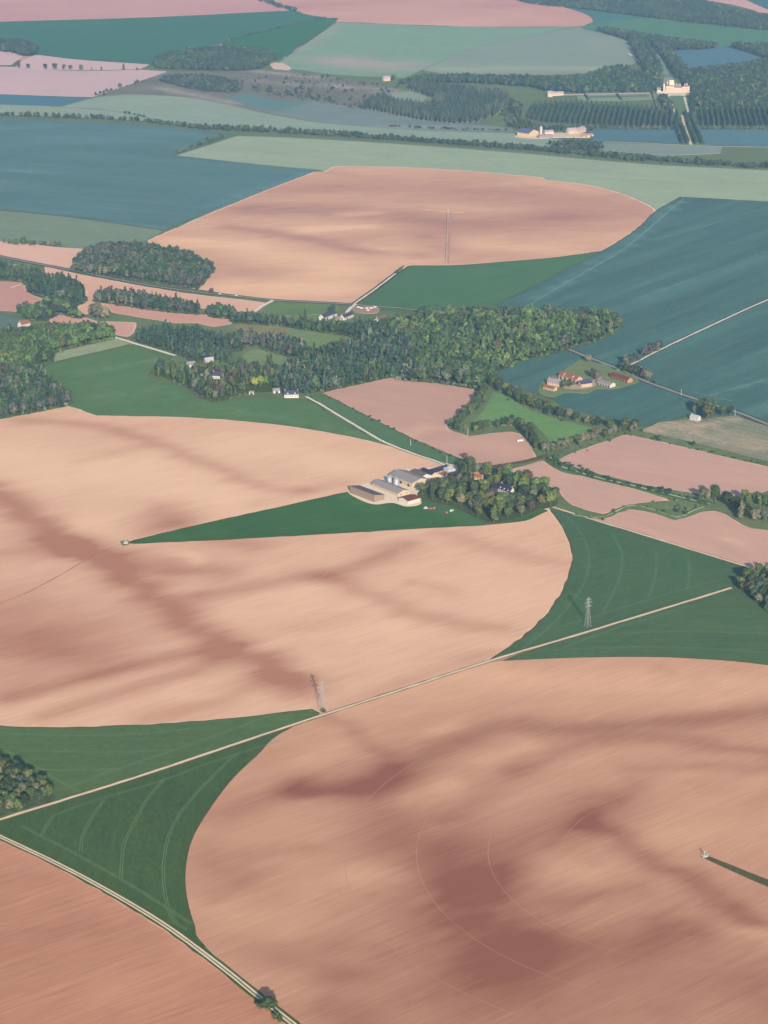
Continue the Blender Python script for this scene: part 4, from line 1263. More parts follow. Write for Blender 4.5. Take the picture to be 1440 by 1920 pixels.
pylon('lattice pylon standing in the dark green right wedge field', (1102, 1174), 30.0, .55)
pylon('lattice pylon with a bush at its foot beside the diagonal track', (604, 1335), 30.0, .55)


def pole(label, p, h):
    x, y = g(*p)
    r = empty('utility_pole', (x, y, 0), .6)
    tag(r, label, 'pole')
    bm = bmesh.new()
    bar_bm(bm, (0, 0, -.2), (0, 0, h), (.22, .14), 8)
    bm_obj('post', bm, M_concrete, r)
    part_box('crossarm', (-1.1, 1.1, -.08, .08, h - .7, h - .5), M_wood, r)
    for k in (-.95, 0, .95):
        bm = bmesh.new()
        bar_bm(bm, (k, 0, h - .5), (k, 0, h - .1), .09, 6)
        bm_obj('insulator', bm, M_glass, r)


pole('utility pole in the pinkish field beside the pasture trees', (877, 818), 11)
pole('pale utility pole above the pale blue roof of the farm', (838, 871), 11)
pole('utility pole beside the right road left of the white cottage', (1277, 742), 9)
pole('utility pole beside the right road right of the white cottage', (1378, 780), 9)
pole('utility pole in the dark green field above the white farm track', (770, 836), 9)


def pivot_centre(label, p):
    x, y = g(*p)
    r = empty('irrigation_pivot', (x, y, 0), .4)
    tag(r, label, 'irrigation pivot')
    part_box('concrete_pad', (-2.0, 2.0, -2.0, 2.0, -.1, .72), M_concrete, r)
    for sx, sy in ((-1, -1), (1, -1), (1, 1), (-1, 1)):
        bm = bmesh.new()
        bar_bm(bm, (sx * 1.8, sy * 1.8, .7), (sx * .25, sy * .25, 4.6), .12)
        bm_obj('leg', bm, M_galv, r)
    bm = bmesh.new()
    bar_bm(bm, (0, 0, .7), (0, 0, 5.2), .22, 8)
    bm_obj('riser_pipe', bm, M_galv, r)
    part_box('control_box', (1.9, 2.8, -.4, .4, .2, 1.8), M_galv, r)


pivot_centre('irrigation pivot stand at the tip of the dark green wedge field', (235, 1019))
pivot_centre('irrigation pivot stand at the end of the grass strip', (1321, 1606))


def boom(label, p, q, spans, extra=None):
    a, b = g(*p), g(*q)
    L = math.hypot(b[0] - a[0], b[1] - a[1])
    r = empty('irrigation_boom', (a[0], a[1], 0), math.atan2(b[1] - a[1], b[0] - a[0]))
    tag(r, label, 'irrigation boom')
    s = L / spans
    for k in range(spans):
        bm = bmesh.new()
        n = 6
        P = [(k * s + s * i / n, 0, 3.9 + 1.1 * math.sin(math.pi * i / n)) for i in range(n + 1)]
        for u, v in zip(P[:-1], P[1:]):
            bar_bm(bm, u, v, .22, 5)
        for sy in (-.8, .8):
            Q = [(k * s + s * i / n, sy * math.sin(math.pi * i / n), 3.9 + .0 * i - .35 * math.sin(math.pi * i / n)) for i in range(n + 1)]
            for u, v in zip(Q[:-1], Q[1:]):
                bar_bm(bm, u, v, .07)
            for i in range(1, n):
                bar_bm(bm, P[i], Q[i], .07)
        bm_obj('truss_span', bm, M_galv, r)
    for k in range(1, spans + 1):
        bm = bmesh.new()
        x = k * s
        for sy in (-1, 1):
            bar_bm(bm, (x, sy * .2, 3.9), (x, sy * 2.0, .9), .12)
        bar_bm(bm, (x, -2.2, .75), (x, 2.2, .75), .14)
        t = bm_obj('drive_tower', bm, M_galv, r)
        for sy in (-1, 1):
            bm = bmesh.new()
            bar_bm(bm, (x - .2, sy * 2.1, .65), (x + .2, sy * 2.1, .65), .65, 12)
            bm_obj('wheel', bm, M_door, t)
    for sx, sy in ((-1, -1), (1, -1), (1, 1), (-1, 1)):
        bm = bmesh.new()
        bar_bm(bm, (sx * 1.8, sy * 1.8, 0), (sx * .2, sy * .2, 4.4), .14)
        bm_obj('pivot_leg', bm, M_galv, r)


boom('long irrigation boom on wheeled towers crossing the round pinkish field', (840, 396.5), (837, 494), 9)
road('pale pipe track meeting the irrigation boom', [(798, 393), (840, 397.5), (870, 399)], 4.5, plain_mat('boom_track', alb((198, 162, 152), 396), .1, .05), None, 0, 'track')
road('wheel rut beside the irrigation boom', [(846, 398), (843, 450), (841, 494)], 3, plain_mat('boom_rut', alb((186, 148, 142), 440), .1, .05), None, 0, 'track')


def truck(name, label, p, rz, body, L=6.5, cab=True, z0=None):
    x, y = g(*p)
    r = empty(name, (x, y, .35), rz)
    tag(r, label, 'truck' if L > 5.5 else 'car')
    if L > 5.5:
        prism('cargo_box', [(-1.2, .9), (1.2, .9), (1.2, 3.0), (1.0, 3.15), (-1.0, 3.15), (-1.2, 3.0)], -L / 2 + 2.0, L / 2, body, r)
        c = prism('cab', [(-1.15, .6), (1.15, .6), (1.15, 2.0), (.95, 2.6), (-.95, 2.6), (-1.15, 2.0)], -L / 2, -L / 2 + 1.9, body, r)
        part_box('windscreen', (-L / 2 - .04, -L / 2 + .1, -.95, .95, 1.6, 2.35), M_glass, c)
        part_box('chassis', (-L / 2 + .1, L / 2 - .1, -.9, .9, .5, .88), M_door, r)
    else:
        bm = bmesh.new()
        prof = [(-L / 2, .35), (L / 2, .35), (L / 2, .95), (L / 2 - .2, 1.05), (L * .28, 1.5), (-L * .15, 1.5), (-L * .27, 1.0), (-L / 2, .85)]
        A = [bm.verts.new((px, -.85, pz)) for px, pz in prof]
        B = [bm.verts.new((px, .85, pz)) for px, pz in prof]
        n = len(prof)
        bm.faces.new(A)
        bm.faces.new(B[::-1])
        for i in range(n):
            bm.faces.new((A[i], A[(i + 1) % n], B[(i + 1) % n], B[i]))
        bm_obj('body', bm, body, r)
        for sy in (-1, 1):
            part_box('window', (-L * .14, L * .27, sy * .86 - .02, sy * .86 + .02, 1.02, 1.42), M_glass, r)
    for sx in (-L * .32, L * .32):
        for sy in (-1, 1):
            bm = bmesh.new()
            yy = sy * (1.05 if L > 5.5 else .8)
            bar_bm(bm, (sx, yy - .12, .32), (sx, yy + .12, .32), .38, 12)
            bm_obj('wheel', bm, M_door, r)


M_wpaint = plain_mat('white_paint', (.34, .34, .33), .05, .5, rough=.4)
M_red = plain_mat('red_machine_paint', (.20, .07, .05), .2, .8, rough=.5)
truck('box_truck', 'white box truck parked alone in the pinkish field', (975, 829), .15, M_wpaint, 7.5)
truck('parked_car', 'white car driving on the country road at the left', (443, 555), -.2, M_wpaint, 4.6)
truck('parked_car', 'pale car on the country road left of the other', (412, 552), -.2, plain_mat('silver_paint', (.4, .41, .43), .05, .5, rough=.35), 4.6)
truck('parked_car', 'white van standing on the white farm track', (716, 828), -.5, M_wpaint, 5.2)


def machine(label, p, rz, mat):
    x, y = g(*p)
    r = empty('farm_machine', (x, y, .2), rz)
    tag(r, label, 'farm machine')
    prism('hopper', [(-1.3, 1.0), (1.3, 1.0), (1.7, 2.6), (-1.7, 2.6)], -1.8, 1.6, mat, r)
    part_box('frame', (-2.6, 3.4, -.5, .5, .6, .98), mat, r)
    bm = bmesh.new()
    bar_bm(bm, (1.6, 0, .8), (4.2, 0, .6), .12)
    bm_obj('drawbar', bm, M_galv, r)
    for sy in (-1, 1):
        bm = bmesh.new()
        bar_bm(bm, (0, sy * 1.6 - .2, .65), (0, sy * 1.6 + .2, .65), .7, 12)
        bm_obj('wheel', bm, M_door, r)


machine('red farm implement left of two beside the farm wood', (807, 956), .4, M_red)
machine('red farm implement with a tall hopper beside the farm wood', (815, 955), 1.2, M_red)
machine('red farm implement standing alone on the grass below the farm wood', (836, 963.5), 2.2, M_red)
machine('pale farm implement near the maroon roofed shed', (798, 955), .2, M_wpaint)
machine('pale farm implement right of the red one below the wood', (847, 960), .9, M_wpaint)


def bale(label, p, n):
    x, y = g(*p)
    r = empty('wrapped_bale_stack', (x, y, 0), random.uniform(-.4, .4))
    tag(r, label, 'bales', 'white wrapped bales by the upper farm')
    for k in range(n):
        bm = bmesh.new()
        bx = (k % 2) * 2.4 - 1.2
        by = (k // 2) * 2.0
        z0 = .95
        bar_bm(bm, (bx - 1.0, by, z0), (bx + 1.0, by, z0), .98, 12)
        bm_obj('bale', bm, M_wpaint, r)


for i, (px, py) in enumerate([(672, 577), (678, 579), (688, 579), (690, 583), (696, 579), (703, 577)]):
    bale(['leftmost stack of white wrapped bales in the brown yard', 'second stack of white bales from the left in the brown yard', 'middle stack of white bales near the yard back',
          'front stack of white bales nearest the upper farm lawn', 'stack of white bales left of the rightmost one', 'rightmost stack of white wrapped bales in the brown yard'][i], (px, py), 4)

# ------------------------------------------------------------------ trees
LEAF = {  # leaf base colours
    'mid': (.030, .054, .020), 'dark': (.017, .033, .016), 'bright': (.048, .082, .024), 'grey': (.056, .070, .048),
    'bare': (.046, .046, .040), 'lime': (.062, .105, .022), 'blue': (.022, .042, .030), 'olive': (.044, .056, .024), 'copper': (.045, .028, .026), 'gold': (.11, .09, .035)}
LEAF = {k: tuple(x * 1.12 for x in v) for k, v in LEAF.items()}


def leaf_mat(kind):
    if 'leaf_' + kind in MATS:
        return MATS['leaf_' + kind]
    c = LEAF[kind]
    m, nt, b = nmat('leaf_' + kind)
    oi = nd(nt, 'ShaderNodeObjectInfo')
    geo = nd(nt, 'ShaderNodeNewGeometry')
    v = madd(nt, oi.outputs['Random'], .7, .65)
    v = math_n(nt, 'MULTIPLY', v, madd(nt, geo.outputs['Random Per Island'], .7, .65))
    tn = nd(nt, 'ShaderNodeMix', data_type='RGBA')
    tn.inputs['A'].default_value = rgba(c)
    tn.inputs['B'].default_value = rgba((c[0] * 1.5, c[1] * 1.12, c[2] * .9))
    nt.links.new(math_n(nt, 'FRACT', math_n(nt, 'MULTIPLY', oi.outputs['Random'], 7.3), 0.0), tn.inputs['Factor'])
    mm = nd(nt, 'ShaderNodeVectorMath', operation='SCALE')
    nt.links.new(tn.outputs['Result'], mm.inputs[0])
    nt.links.new(v, mm.inputs['Scale'])
    nt.links.new(mm.outputs[0], b.inputs['Base Color'])
    b.inputs['Roughness'].default_value = .8
    b.inputs['Specular IOR Level'].default_value = .1
    MATS['leaf_' + kind] = m
    return m


def wood_mat():
    m, nt, b = nmat('woodland_leaves')
    at = nd(nt, 'ShaderNodeAttribute', attribute_name='leafcol')
    geo = nd(nt, 'ShaderNodeNewGeometry')
    mm = nd(nt, 'ShaderNodeVectorMath', operation='SCALE')
    nt.links.new(at.outputs['Color'], mm.inputs[0])
    nt.links.new(madd(nt, geo.outputs['Random Per Island'], .44, .78), mm.inputs['Scale'])
    nt.links.new(mm.outputs[0], b.inputs['Base Color'])
    b.inputs['Roughness'].default_value = .8
    b.inputs['Specular IOR Level'].default_value = .1
    return m


M_woods = wood_mat()
M_bark = plain_mat('bark', (.085, .07, .055), .3, 1.0)


def crown_mesh(rng, shape, n, leaf, R=5.0, Hc=13.0, core=True):
    """leaf clumps scattered over a few lobes; returns verts, quads/tris"""
    lobes = []
    if shape == 'round':
        for k in range(9):
            a = rng.uniform(0, 2 * math.pi)
            rr = R * rng.uniform(.2, .62)
            z = Hc * rng.uniform(.38, .82)
            lobes.append((rr * math.cos(a), rr * math.sin(a), z, R * rng.uniform(.38, .58), R * rng.uniform(.34, .52)))
        lobes.append((0, 0, Hc * .62, R * .72, Hc * .3))
        lobes.append((rng.normal(0, R * .1), rng.normal(0, R * .1), Hc * .8, R * .5, Hc * .2))
    elif shape == 'tall':
        for k in range(8):
            z = Hc * (.22 + .68 * k / 7)
            w = R * (.62 if k < 5 else .62 - .13 * (k - 4))
            lobes.append((rng.normal(0, R * .14), rng.normal(0, R * .14), z, w * rng.uniform(.8, 1.1), Hc * .12))
    elif shape == 'cone':
        for k in range(8):
            z = Hc * (.12 + .80 * k / 7)
            lobes.append((rng.normal(0, R * .05), rng.normal(0, R * .05), z, R * (.95 - .8 * k / 7), Hc * .09))
    elif shape == 'bush':
        for k in range(6):
            a = rng.uniform(0, 2 * math.pi)
            rr = R * rng.uniform(.1, .6)
            lobes.append((rr * math.cos(a), rr * math.sin(a), Hc * rng.uniform(.3, .6), R * rng.uniform(.35, .55), Hc * rng.uniform(.25, .4)))
    w = np.array([l[3] * l[4] for l in lobes])
    pick = rng.choice(len(lobes), n, p=w / w.sum())
    L = np.array(lobes)[pick]
    d = rng.normal(size=(n, 3))
    d /= np.linalg.norm(d, axis=1)[:, None]
    d[:, 2] = np.where(d[:, 2] < -.55, -d[:, 2], d[:, 2])
    rad_ = rng.uniform(.80, 1.08, n)[:, None]
    C = L[:, :3] + d * np.stack([L[:, 3], L[:, 3], L[:, 4]], 1) * rad_
    C[:, 2] = np.clip(C[:, 2], .25, None)
    nrm = d + rng.normal(0, .55, (n, 3))
    nrm /= np.linalg.norm(nrm, axis=1)[:, None]
    up = rng.normal(size=(n, 3))
    t1 = np.cross(nrm, up)
    t1 /= np.linalg.norm(t1, axis=1)[:, None] + 1e-9
    t2 = np.cross(nrm, t1)
    s = leaf * rng.uniform(.6, 1.25, n)[:, None]
    k1 = rng.uniform(.6, 1.0, (n, 1))
    V = np.concatenate([C + t1 * s * .6, C + t2 * s * .5 * k1 + nrm * s * .12, C - t1 * s * .55 * k1, C - t2 * s * .5 - nrm * s * .1], 0)
    idx = np.arange(n)
    Fq = np.stack([idx, idx + n, idx + 2 * n, idx + 3 * n], 1)
    verts = [V]
    faces = [Fq]
    base = 4 * n
    if core:
        oc = np.array([(1, 0, 0), (0, 1, 0), (-1, 0, 0), (0, -1, 0), (0, 0, 1), (0, 0, -1)], float)
        of = [(0, 1, 4, 4), (1, 2, 4, 4), (2, 3, 4, 4), (3, 0, 4, 4), (1, 0, 5, 5), (2, 1, 5, 5), (3, 2, 5, 5), (0, 3, 5, 5)]
        for l in lobes:
            verts.append(np.array(l[:3]) + oc * np.array([l[3], l[3], l[4]]) * .86)
            faces.append(np.array(of) + base)
            base += 6
    return np.concatenate(verts), np.concatenate(faces)


def np_mesh(name, V, Fq):
    me = bpy.data.meshes.new(name)
    tri = Fq[:, 2] == Fq[:, 3]
    nq, nt_ = int((~tri).sum()), int(tri.sum())
    me.vertices.add(len(V))
    me.vertices.foreach_set('co', V.astype(np.float32).ravel())
    loops = np.concatenate([Fq[~tri].ravel(), Fq[tri][:, :3].ravel()]).astype(np.int32)
    me.loops.add(len(loops))
    me.loops.foreach_set('vertex_index', loops)
    me.polygons.add(nq + nt_)
    st = np.concatenate([np.arange(nq) * 4, nq * 4 + np.arange(nt_) * 3]).astype(np.int32)
    me.polygons.foreach_set('loop_start', st)
    me.update(calc_edges=True)
    return me


def trunk_mesh(rng, Hc, R, shape):
    bm = bmesh.new()
    top = Hc * (.85 if shape in ('tall', 'cone') else .62)
    bar_bm(bm, (0, 0, -.3), (rng.normal(0, .15), rng.normal(0, .15), top * .55), (.34, .24), 7)
    bar_bm(bm, (0, 0, top * .5), (rng.normal(0, .3), rng.normal(0, .3), top), (.24, .08), 6)
    for k in range(5):
        a = rng.uniform(0, 2 * math.pi)
        z = top * rng.uniform(.45, .8)
        rr = R * rng.uniform(.45, .7) * (.5 if shape == 'tall' else 1)
        bar_bm(bm, (0, 0, z), (rr * math.cos(a), rr * math.sin(a), z + Hc * rng.uniform(.1, .2)), (.14, .04), 5)
    me = bpy.data.meshes.new('trunk')
    bm.to_mesh(me)
    bm.free()
    me.materials.append(M_bark)
    return me


TREE_R = np.random.default_rng(21)
SHAPES = {}
for shp, nv, R, Hc, n, lf in (('round', 5, 5.2, 13.0, 420, 1.25), ('tall', 3, 4.2, 17.0, 380, 1.15), ('cone', 2, 3.6, 14.0, 330, 1.0), ('bush', 3, 2.6, 3.4, 200, .8)):
    SHAPES[shp] = []
    for k in range(nv):
        V, Fq = crown_mesh(TREE_R, shp, n, lf, R, Hc)
        SHAPES[shp].append((V, Fq, trunk_mesh(TREE_R, Hc, R, shp)))
CROWNS = {}


def crown_data(shape, k, kind):
    key = (shape, k, kind)
    if key not in CROWNS:
        V, Fq, _ = SHAPES[shape][k]
        me = np_mesh('crown', V, Fq)
        me.materials.append(leaf_mat(kind))
        CROWNS[key] = me
    return CROWNS[key]


TREES = []


def tree_at(x, y, shape, kind, scale, label, group=None, hz=1.0, name='tree', cat='tree'):
    k = random.randrange(len(SHAPES[shape]))
    r = empty(name, (x, y, 0), random.uniform(0, 6.283))
    r.scale = (scale, scale, scale * hz)
    tag(r, label, cat, group)
    link('crown', crown_data(shape, k, kind), None, r)
    link('trunk', SHAPES[shape][k][2], None, r)
    TREES.append((x, y))
    return r


def tree_px(p, shape, kind, scale, label, **kw):
    x, y = g(*p)
    return tree_at(x, y, shape, kind, scale, label, **kw)


def clear_of_buildings(x, y, pad=5.0, front=11.0):
    for cx, cy, L, w, an in BLDS:
        dx, dy = x - cx, y - cy
        if abs(dx) > 90 or abs(dy) > 90:
            continue
        # keep the building itself and a strip on the camera side of it free
        for f in (0, front * .33, front * .66, front):
            ex, ey = dx, dy + f
            u = ex * math.cos(an) + ey * math.sin(an)
            v = -ex * math.sin(an) + ey * math.cos(an)
            if abs(u) < L / 2 + pad - 2 * (f > 0) and abs(v) < w / 2 + pad - 2 * (f > 0):
                return False
    return True


def scatter(poly_px, spacing, rng, jit=.38, smooth=4, rows=None):
    P = gs(catmull(poly_px, smooth, True) if smooth else poly_px)
    A = np.array(P)
    an = rows if rows is not None else rng.uniform(0, 1.5)
    c, s = math.cos(an), math.sin(an)
    Q = np.stack([A[:, 0] * c + A[:, 1] * s, -A[:, 0] * s + A[:, 1] * c], 1)
    x0, y0 = Q.min(0)
    x1, y1 = Q.max(0)
    sx, sy = (spacing if isinstance(spacing, tuple) else (spacing, spacing))
    X, Y = np.meshgrid(np.arange(x0, x1 + sx, sx), np.arange(y0, y1 + sy, sy))
    if rows is None:
        X[1::2] += sx * .5
    X = X + rng.uniform(-jit, jit, X.shape) * sx
    Y = Y + rng.uniform(-jit, jit, Y.shape) * sy
    m = inside([tuple(q) for q in Q], X, Y)
    X, Y = X[m], Y[m]
    return np.stack([X * c - Y * s, X * s + Y * c], 1)


# low detail trees for the massed woods
LOW = {}
for shp, nv, R, Hc, n, lf in (('round', 6, 5.2, 13.0, 62, 2.7), ('tall', 4, 3.6, 16.0, 52, 2.2), ('cone', 3, 3.4, 14.0, 46, 2.1), ('bush', 4, 2.6, 3.4, 34, 1.6), ('far', 5, 5.6, 12.0, 34, 3.6)):
    LOW[shp] = []
    for k in range(nv):
        V, Fq = crown_mesh(TREE_R, 'round' if shp == 'far' else shp, n, lf, R, Hc, core=True)
        if shp in ('far',):
            pass
        nl = len(V)
        h = Hc * .6
        tr = np.array([(.3, 0, -.2), (-.15, .26, -.2), (-.15, -.26, -.2), (.15, 0, h), (-.08, .13, h), (-.08, -.13, h)]) * np.array([1.2, 1.2, 1])
        tf = np.array([(0, 1, 4, 3), (1, 2, 5, 4), (2, 0, 3, 5)]) + nl
        LOW[shp].append((np.concatenate([V, tr]), np.concatenate([Fq, tf]), nl))


def rim(poly, rng, spacing=5.0):
    P = gs(catmull(poly, 4, True))
    P.append(P[0])
    return along(P, spacing, 1.5, rng, 1, False)


def woods(label, pts, rng, shapes, kinds, hs=(.9, 1.25), name='woodland', cat='wood', keep=True, trunkcol=(.10, .09, .075), floor=None, flat=1.0, edge=None):
    """one mass of trees nobody could count, each with its own leaf colour"""
    Vs, Fs, Cs = [], [], []
    base = 0
    sn, sw = list(shapes), np.array(list(shapes.values()), float)
    kn, kw = list(kinds), np.array(list(kinds.values()), float)
    sw /= sw.sum()
    kw /= kw.sum()
    off = rng.uniform(0, 100, 2)
    ne = 0
    if edge is not None:
        e = rim(edge, rng)
        ne = len(e)
        pts = np.concatenate([e, pts])
    for q, (x, y) in enumerate(pts):
        if keep and not clear_of_buildings(x, y):
            continue
        shp = 'bush' if q < ne else sn[rng.choice(len(sn), p=sw)]
        # kinds drift from place to place so that stands of one tint form
        d = .5 + .5 * math.sin(x / 37 + off[0] + 1.3 * math.sin(y / 53 + off[1]))
        ww = kw * np.where(np.arange(len(kw)) % 2 == 0, .35 + 1.3 * d, 1.65 - 1.3 * d)
        kd = kn[rng.choice(len(kn), p=ww / ww.sum())]
        V, Fq, nl = LOW[shp][rng.integers(len(LOW[shp]))]
        s = rng.uniform(*hs) * (rng.uniform(.7, 1.5) if q < ne else 1.0)
        a = rng.uniform(0, 6.283)
        ca, sa = math.cos(a), math.sin(a)
        wd = s * rng.uniform(.85, 1.15) * flat
        W = np.stack([(V[:, 0] * ca - V[:, 1] * sa) * wd + x, (V[:, 0] * sa + V[:, 1] * ca) * wd + y, V[:, 2] * s * rng.uniform(.9, 1.12)], 1)
        Vs.append(W)
        Fs.append(Fq + base)
        base += len(V)
        c = np.array(LEAF[kd]) * rng.uniform(.75, 1.3) * rng.uniform(.9, 1.1, 3) * (.8 if y > 4000 else 1.0)    # far leaves darkened in colour to balance the haze over them
        cc = np.tile(c, (len(V), 1))
        cc[nl:] = trunkcol
        Cs.append(cc)
    if not Vs:
        return
    V, Fq, C = np.concatenate(Vs), np.concatenate(Fs), np.concatenate(Cs)
    me = np_mesh(name, V, Fq)
    at = me.attributes.new('leafcol', 'FLOAT_COLOR', 'POINT')
    at.data.foreach_set('color', np.concatenate([C, np.ones((len(C), 1))], 1).astype(np.float32).ravel())
    o = link(name, me, M_woods)
    tag(o, label, cat, kind='stuff')
    WOODCOUNT[0] += len(Vs)
    return o


WOODCOUNT = [0]
RW = np.random.default_rng(5)


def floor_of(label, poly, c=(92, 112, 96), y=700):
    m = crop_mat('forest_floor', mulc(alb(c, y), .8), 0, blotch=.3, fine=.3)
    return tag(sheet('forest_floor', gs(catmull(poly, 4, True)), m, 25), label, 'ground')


def along(pts, spacing, spread, rng, n=8, px=True):
    W = np.array(gs(catmull(pts, n) if len(pts) > 2 else pts) if px else pts)
    seg = np.hypot(*np.diff(W, axis=0).T)
    s = np.concatenate([[0], np.cumsum(seg)])
    q = np.arange(0, s[-1], spacing)
    q = q + rng.uniform(-.35, .35, len(q)) * spacing
    P = np.stack([np.interp(q, s, W[:, 0]), np.interp(q, s, W[:, 1])], 1)
    return P + rng.normal(0, 1, P.shape) * spread


GREEN = {'mid': 4, 'dark': 2, 'bright': 2, 'grey': 1, 'olive': 1.2}
DARK = {'dark': 4, 'mid': 2.5, 'blue': 3, 'grey': .6}
MIX = {'mid': 3, 'dark': 2.5, 'blue': 1.5, 'bright': 1.6, 'grey': 1.2, 'bare': .7}
FAR = {'far': 1}

BLDS.append(g(484, 731) + (26, 12, 0))              # garden spot of the lime trees
# -- far woods
P1 = [(985, 6), (1100, 19), (1200, 32), (1300, 44.5), (1440, 58), (1560, 68), (1640, 72), (1640, 52), (1440, 34), (1345, 13), (1300, 5), (1240, -8), (980, -10)]
woods('dark forest stretching across the top right', scatter(P1, 14, RW), RW, FAR, DARK, (1.0, 1.3), name='forest')
woods('row of trees along the hedge at the very top', along([(484, 1), (515, 11), (553, 22)], 14, 3, RW), RW, FAR, DARK, (.8, 1.2), name='tree_row', cat='trees')
woods('dark oak wood standing in the far left fields', scatter([(288, 127), (300, 112), (360, 99), (440, 94), (505, 101), (513, 116), (480, 132), (400, 134), (330, 132)], 11, RW), RW, FAR, DARK, (1.0, 1.4))
woods('dark wood at the far left edge', scatter([(-160, 90), (0, 82), (50, 85), (70, 96), (62, 105), (40, 106), (0, 98), (-160, 100)], 11, RW), RW, FAR, DARK, (1.1, 1.5))
woods('thin hedge between the two dark green far fields', along([(420, 79), (500, 58.5), (560, 44.5), (611, 33.5)], 16, 2, RW), RW, {'bush': 1}, DARK, (1.2, 2.2), name='hedge', cat='hedge')
woods('scrubby dark wood above the pale green far field', scatter([(298, 152), (330, 144), (400, 147), (452, 161), (440, 174), (380, 172), (320, 159)], 9, RW), RW, FAR, {'dark': 3, 'blue': 2, 'bare': 1, 'grey': 1}, (.6, .9))
woods('scattered bushes and young trees on the scrubland', np.concatenate([along([(470, 168), (560, 182), (640, 197), (690, 206)], 5, 14, RW), scatter([(450, 150), (640, 150), (740, 172), (680, 195), (500, 180)], 26, RW, .5), along([(540, 142), (640, 150), (760, 167)], 14, 5, RW), along([(180, 180), (240, 161), (280, 150)], 10, 3, RW)]), RW,
      {'far': 1, 'bush': 2}, {'dark': 2, 'blue': 2, 'grey': 2, 'bare': 1.5}, (.5, .95), name='scrub', cat='bushes')
PLA = [(678, 203), (700, 190), (718, 181), (734, 194), (790, 200), (818, 190), (790, 176), (762, 166), (775, 162), (860, 167), (950, 180), (956, 200), (925, 220), (895, 230), (850, 233), (780, 225), (720, 212)]
woods('rows of slender planted poplars beside the scrubland', scatter(PLA, (7, 11.5), RW, .08, 0, rows=rad(78)), RW, {'tall': 1}, {'blue': 4, 'grey': 1}, (.95, 1.15), name='poplar_plantation', trunkcol=(.34, .32, .3), flat=.85)
woods('green woodland left of the castle', scatter([(748, 161), (790, 151), (860, 148), (960, 150), (1040, 152), (1100, 146), (1150, 132), (1200, 140), (1236, 158), (1226, 174), (1110, 176), (1030, 173), (1000, 166), (900, 158), (800, 158)], 11, RW), RW, FAR, {'mid': 3, 'blue': 3, 'dark': 2, 'bright': .7}, (1.1, 1.45))
woods('woodland belt behind the grey meadow', scatter([(1115, 57), (1180, 66), (1260, 78), (1345, 89), (1300, 95), (1250, 94), (1190, 80)], 12, RW), RW, FAR, DARK, (1.1, 1.4))
woods('left tree belt of the castle ride', scatter([(1178, 70), (1206, 80), (1230, 112), (1240, 140), (1228, 150), (1208, 132), (1190, 100)], 11, RW), RW, FAR, DARK, (1.1, 1.5))
woods('right tree belt of the castle ride', scatter([(1222, 84), (1255, 96), (1272, 118), (1288, 138), (1282, 150), (1264, 140), (1246, 112)], 11, RW), RW, FAR, DARK, (1.1, 1.5))
woods('broad park wood right of the castle', scatter([(1282, 156), (1290, 138), (1330, 133), (1400, 126), (1440, 116), (1410, 100), (1370, 90), (1440, 88), (1640, 90), (1640, 204), (1440, 202), (1312, 203), (1296, 190), (1296, 172)], 12, RW), RW, FAR, {'mid': 3, 'dark': 2, 'blue': 3, 'grey': .8, 'bright': .5}, (1.1, 1.5))
woods('young plantation right of the castle avenue', scatter([(1306, 238), (1312, 206), (1640, 206), (1640, 240)], (8, 12), RW, .1, 0, rows=rad(84)), RW, {'tall': 1}, {'mid': 3, 'blue': 2, 'bright': .6}, (.8, 1.0), name='plantation', flat=1.15)
woods('row of round trees in front of the right plantation', along([(1306, 243), (1640, 244)], 14, .6, RW), RW, FAR, {'grey': 2, 'blue': 1}, (.75, .9), name='tree_row', cat='trees')
woods('rows of young trees left of the castle avenue', scatter([(985, 222), (1000, 200), (1080, 196), (1180, 203), (1230, 208), (1262, 216), (1268, 238), (1190, 240), (1100, 235), (1020, 231)], (8, 12), RW, .1, 0, rows=rad(82)), RW, {'tall': 1}, {'blue': 3, 'mid': 2.5}, (.8, 1.0), name='plantation', flat=1.15)
woods('row of round trees in front of the left plantation', along([(1130, 242), (1266, 244)], 14, .6, RW), RW, FAR, {'grey': 2, 'blue': 1}, (.75, .9), name='tree_row', cat='trees')
for k, (a, b) in enumerate((((1258, 210), (1280, 271)), ((1268, 212), (1291, 271)), ((1284, 212), (1304, 271)), ((1294, 212), (1317, 271)))):
    woods(['outer left', 'inner left', 'inner right', 'outer right'][k] + ' row of clipped trees of the castle avenue', along([a, b], 9, .8, RW), RW, {'far': 1}, DARK, (.62, .78), name='avenue_row', cat='trees')
woods('trees beside the castle lawn', np.concatenate([scatter([(1236, 184), (1252, 184), (1262, 208), (1248, 208)], 9, RW), scatter([(1294, 182), (1302, 190), (1304, 210), (1298, 210)], 9, RW)]), RW, FAR, DARK, (.7, 1.0), name='trees', cat='trees')
woods('scrubby trees behind the far blue roofed barn', np.concatenate([scatter([(950, 224), (985, 228), (1000, 236), (1060, 240), (1120, 242), (1100, 248), (1040, 246), (960, 242)], 12, RW), scatter([(950, 190), (975, 200), (975, 222), (945, 225)], 12, RW)]), RW, FAR, {'mid': 2, 'grey': 2, 'dark': 2, 'bare': .6}, (.6, 1.0))
BELT = [(-300, 212), (0, 218), (120, 222), (250, 228), (350, 239), (480, 246), (640, 255), (760, 265), (960, 278)]
woods('long hedge of trees running across the whole far plain', np.concatenate([along(BELT, 5.0, 4, RW), along([(960, 279), (1100, 292), (1250, 304), (1440, 315), (1700, 326)], 3.2, 10, RW), along([(350, 241), (640, 257), (960, 280)], 5, 5, RW)]), RW, {'far': 3, 'bush': 1}, {'dark': 3, 'mid': 2, 'blue': 2, 'bare': .6, 'grey': .8}, (.7, 1.1), name='tree_belt', cat='hedge')
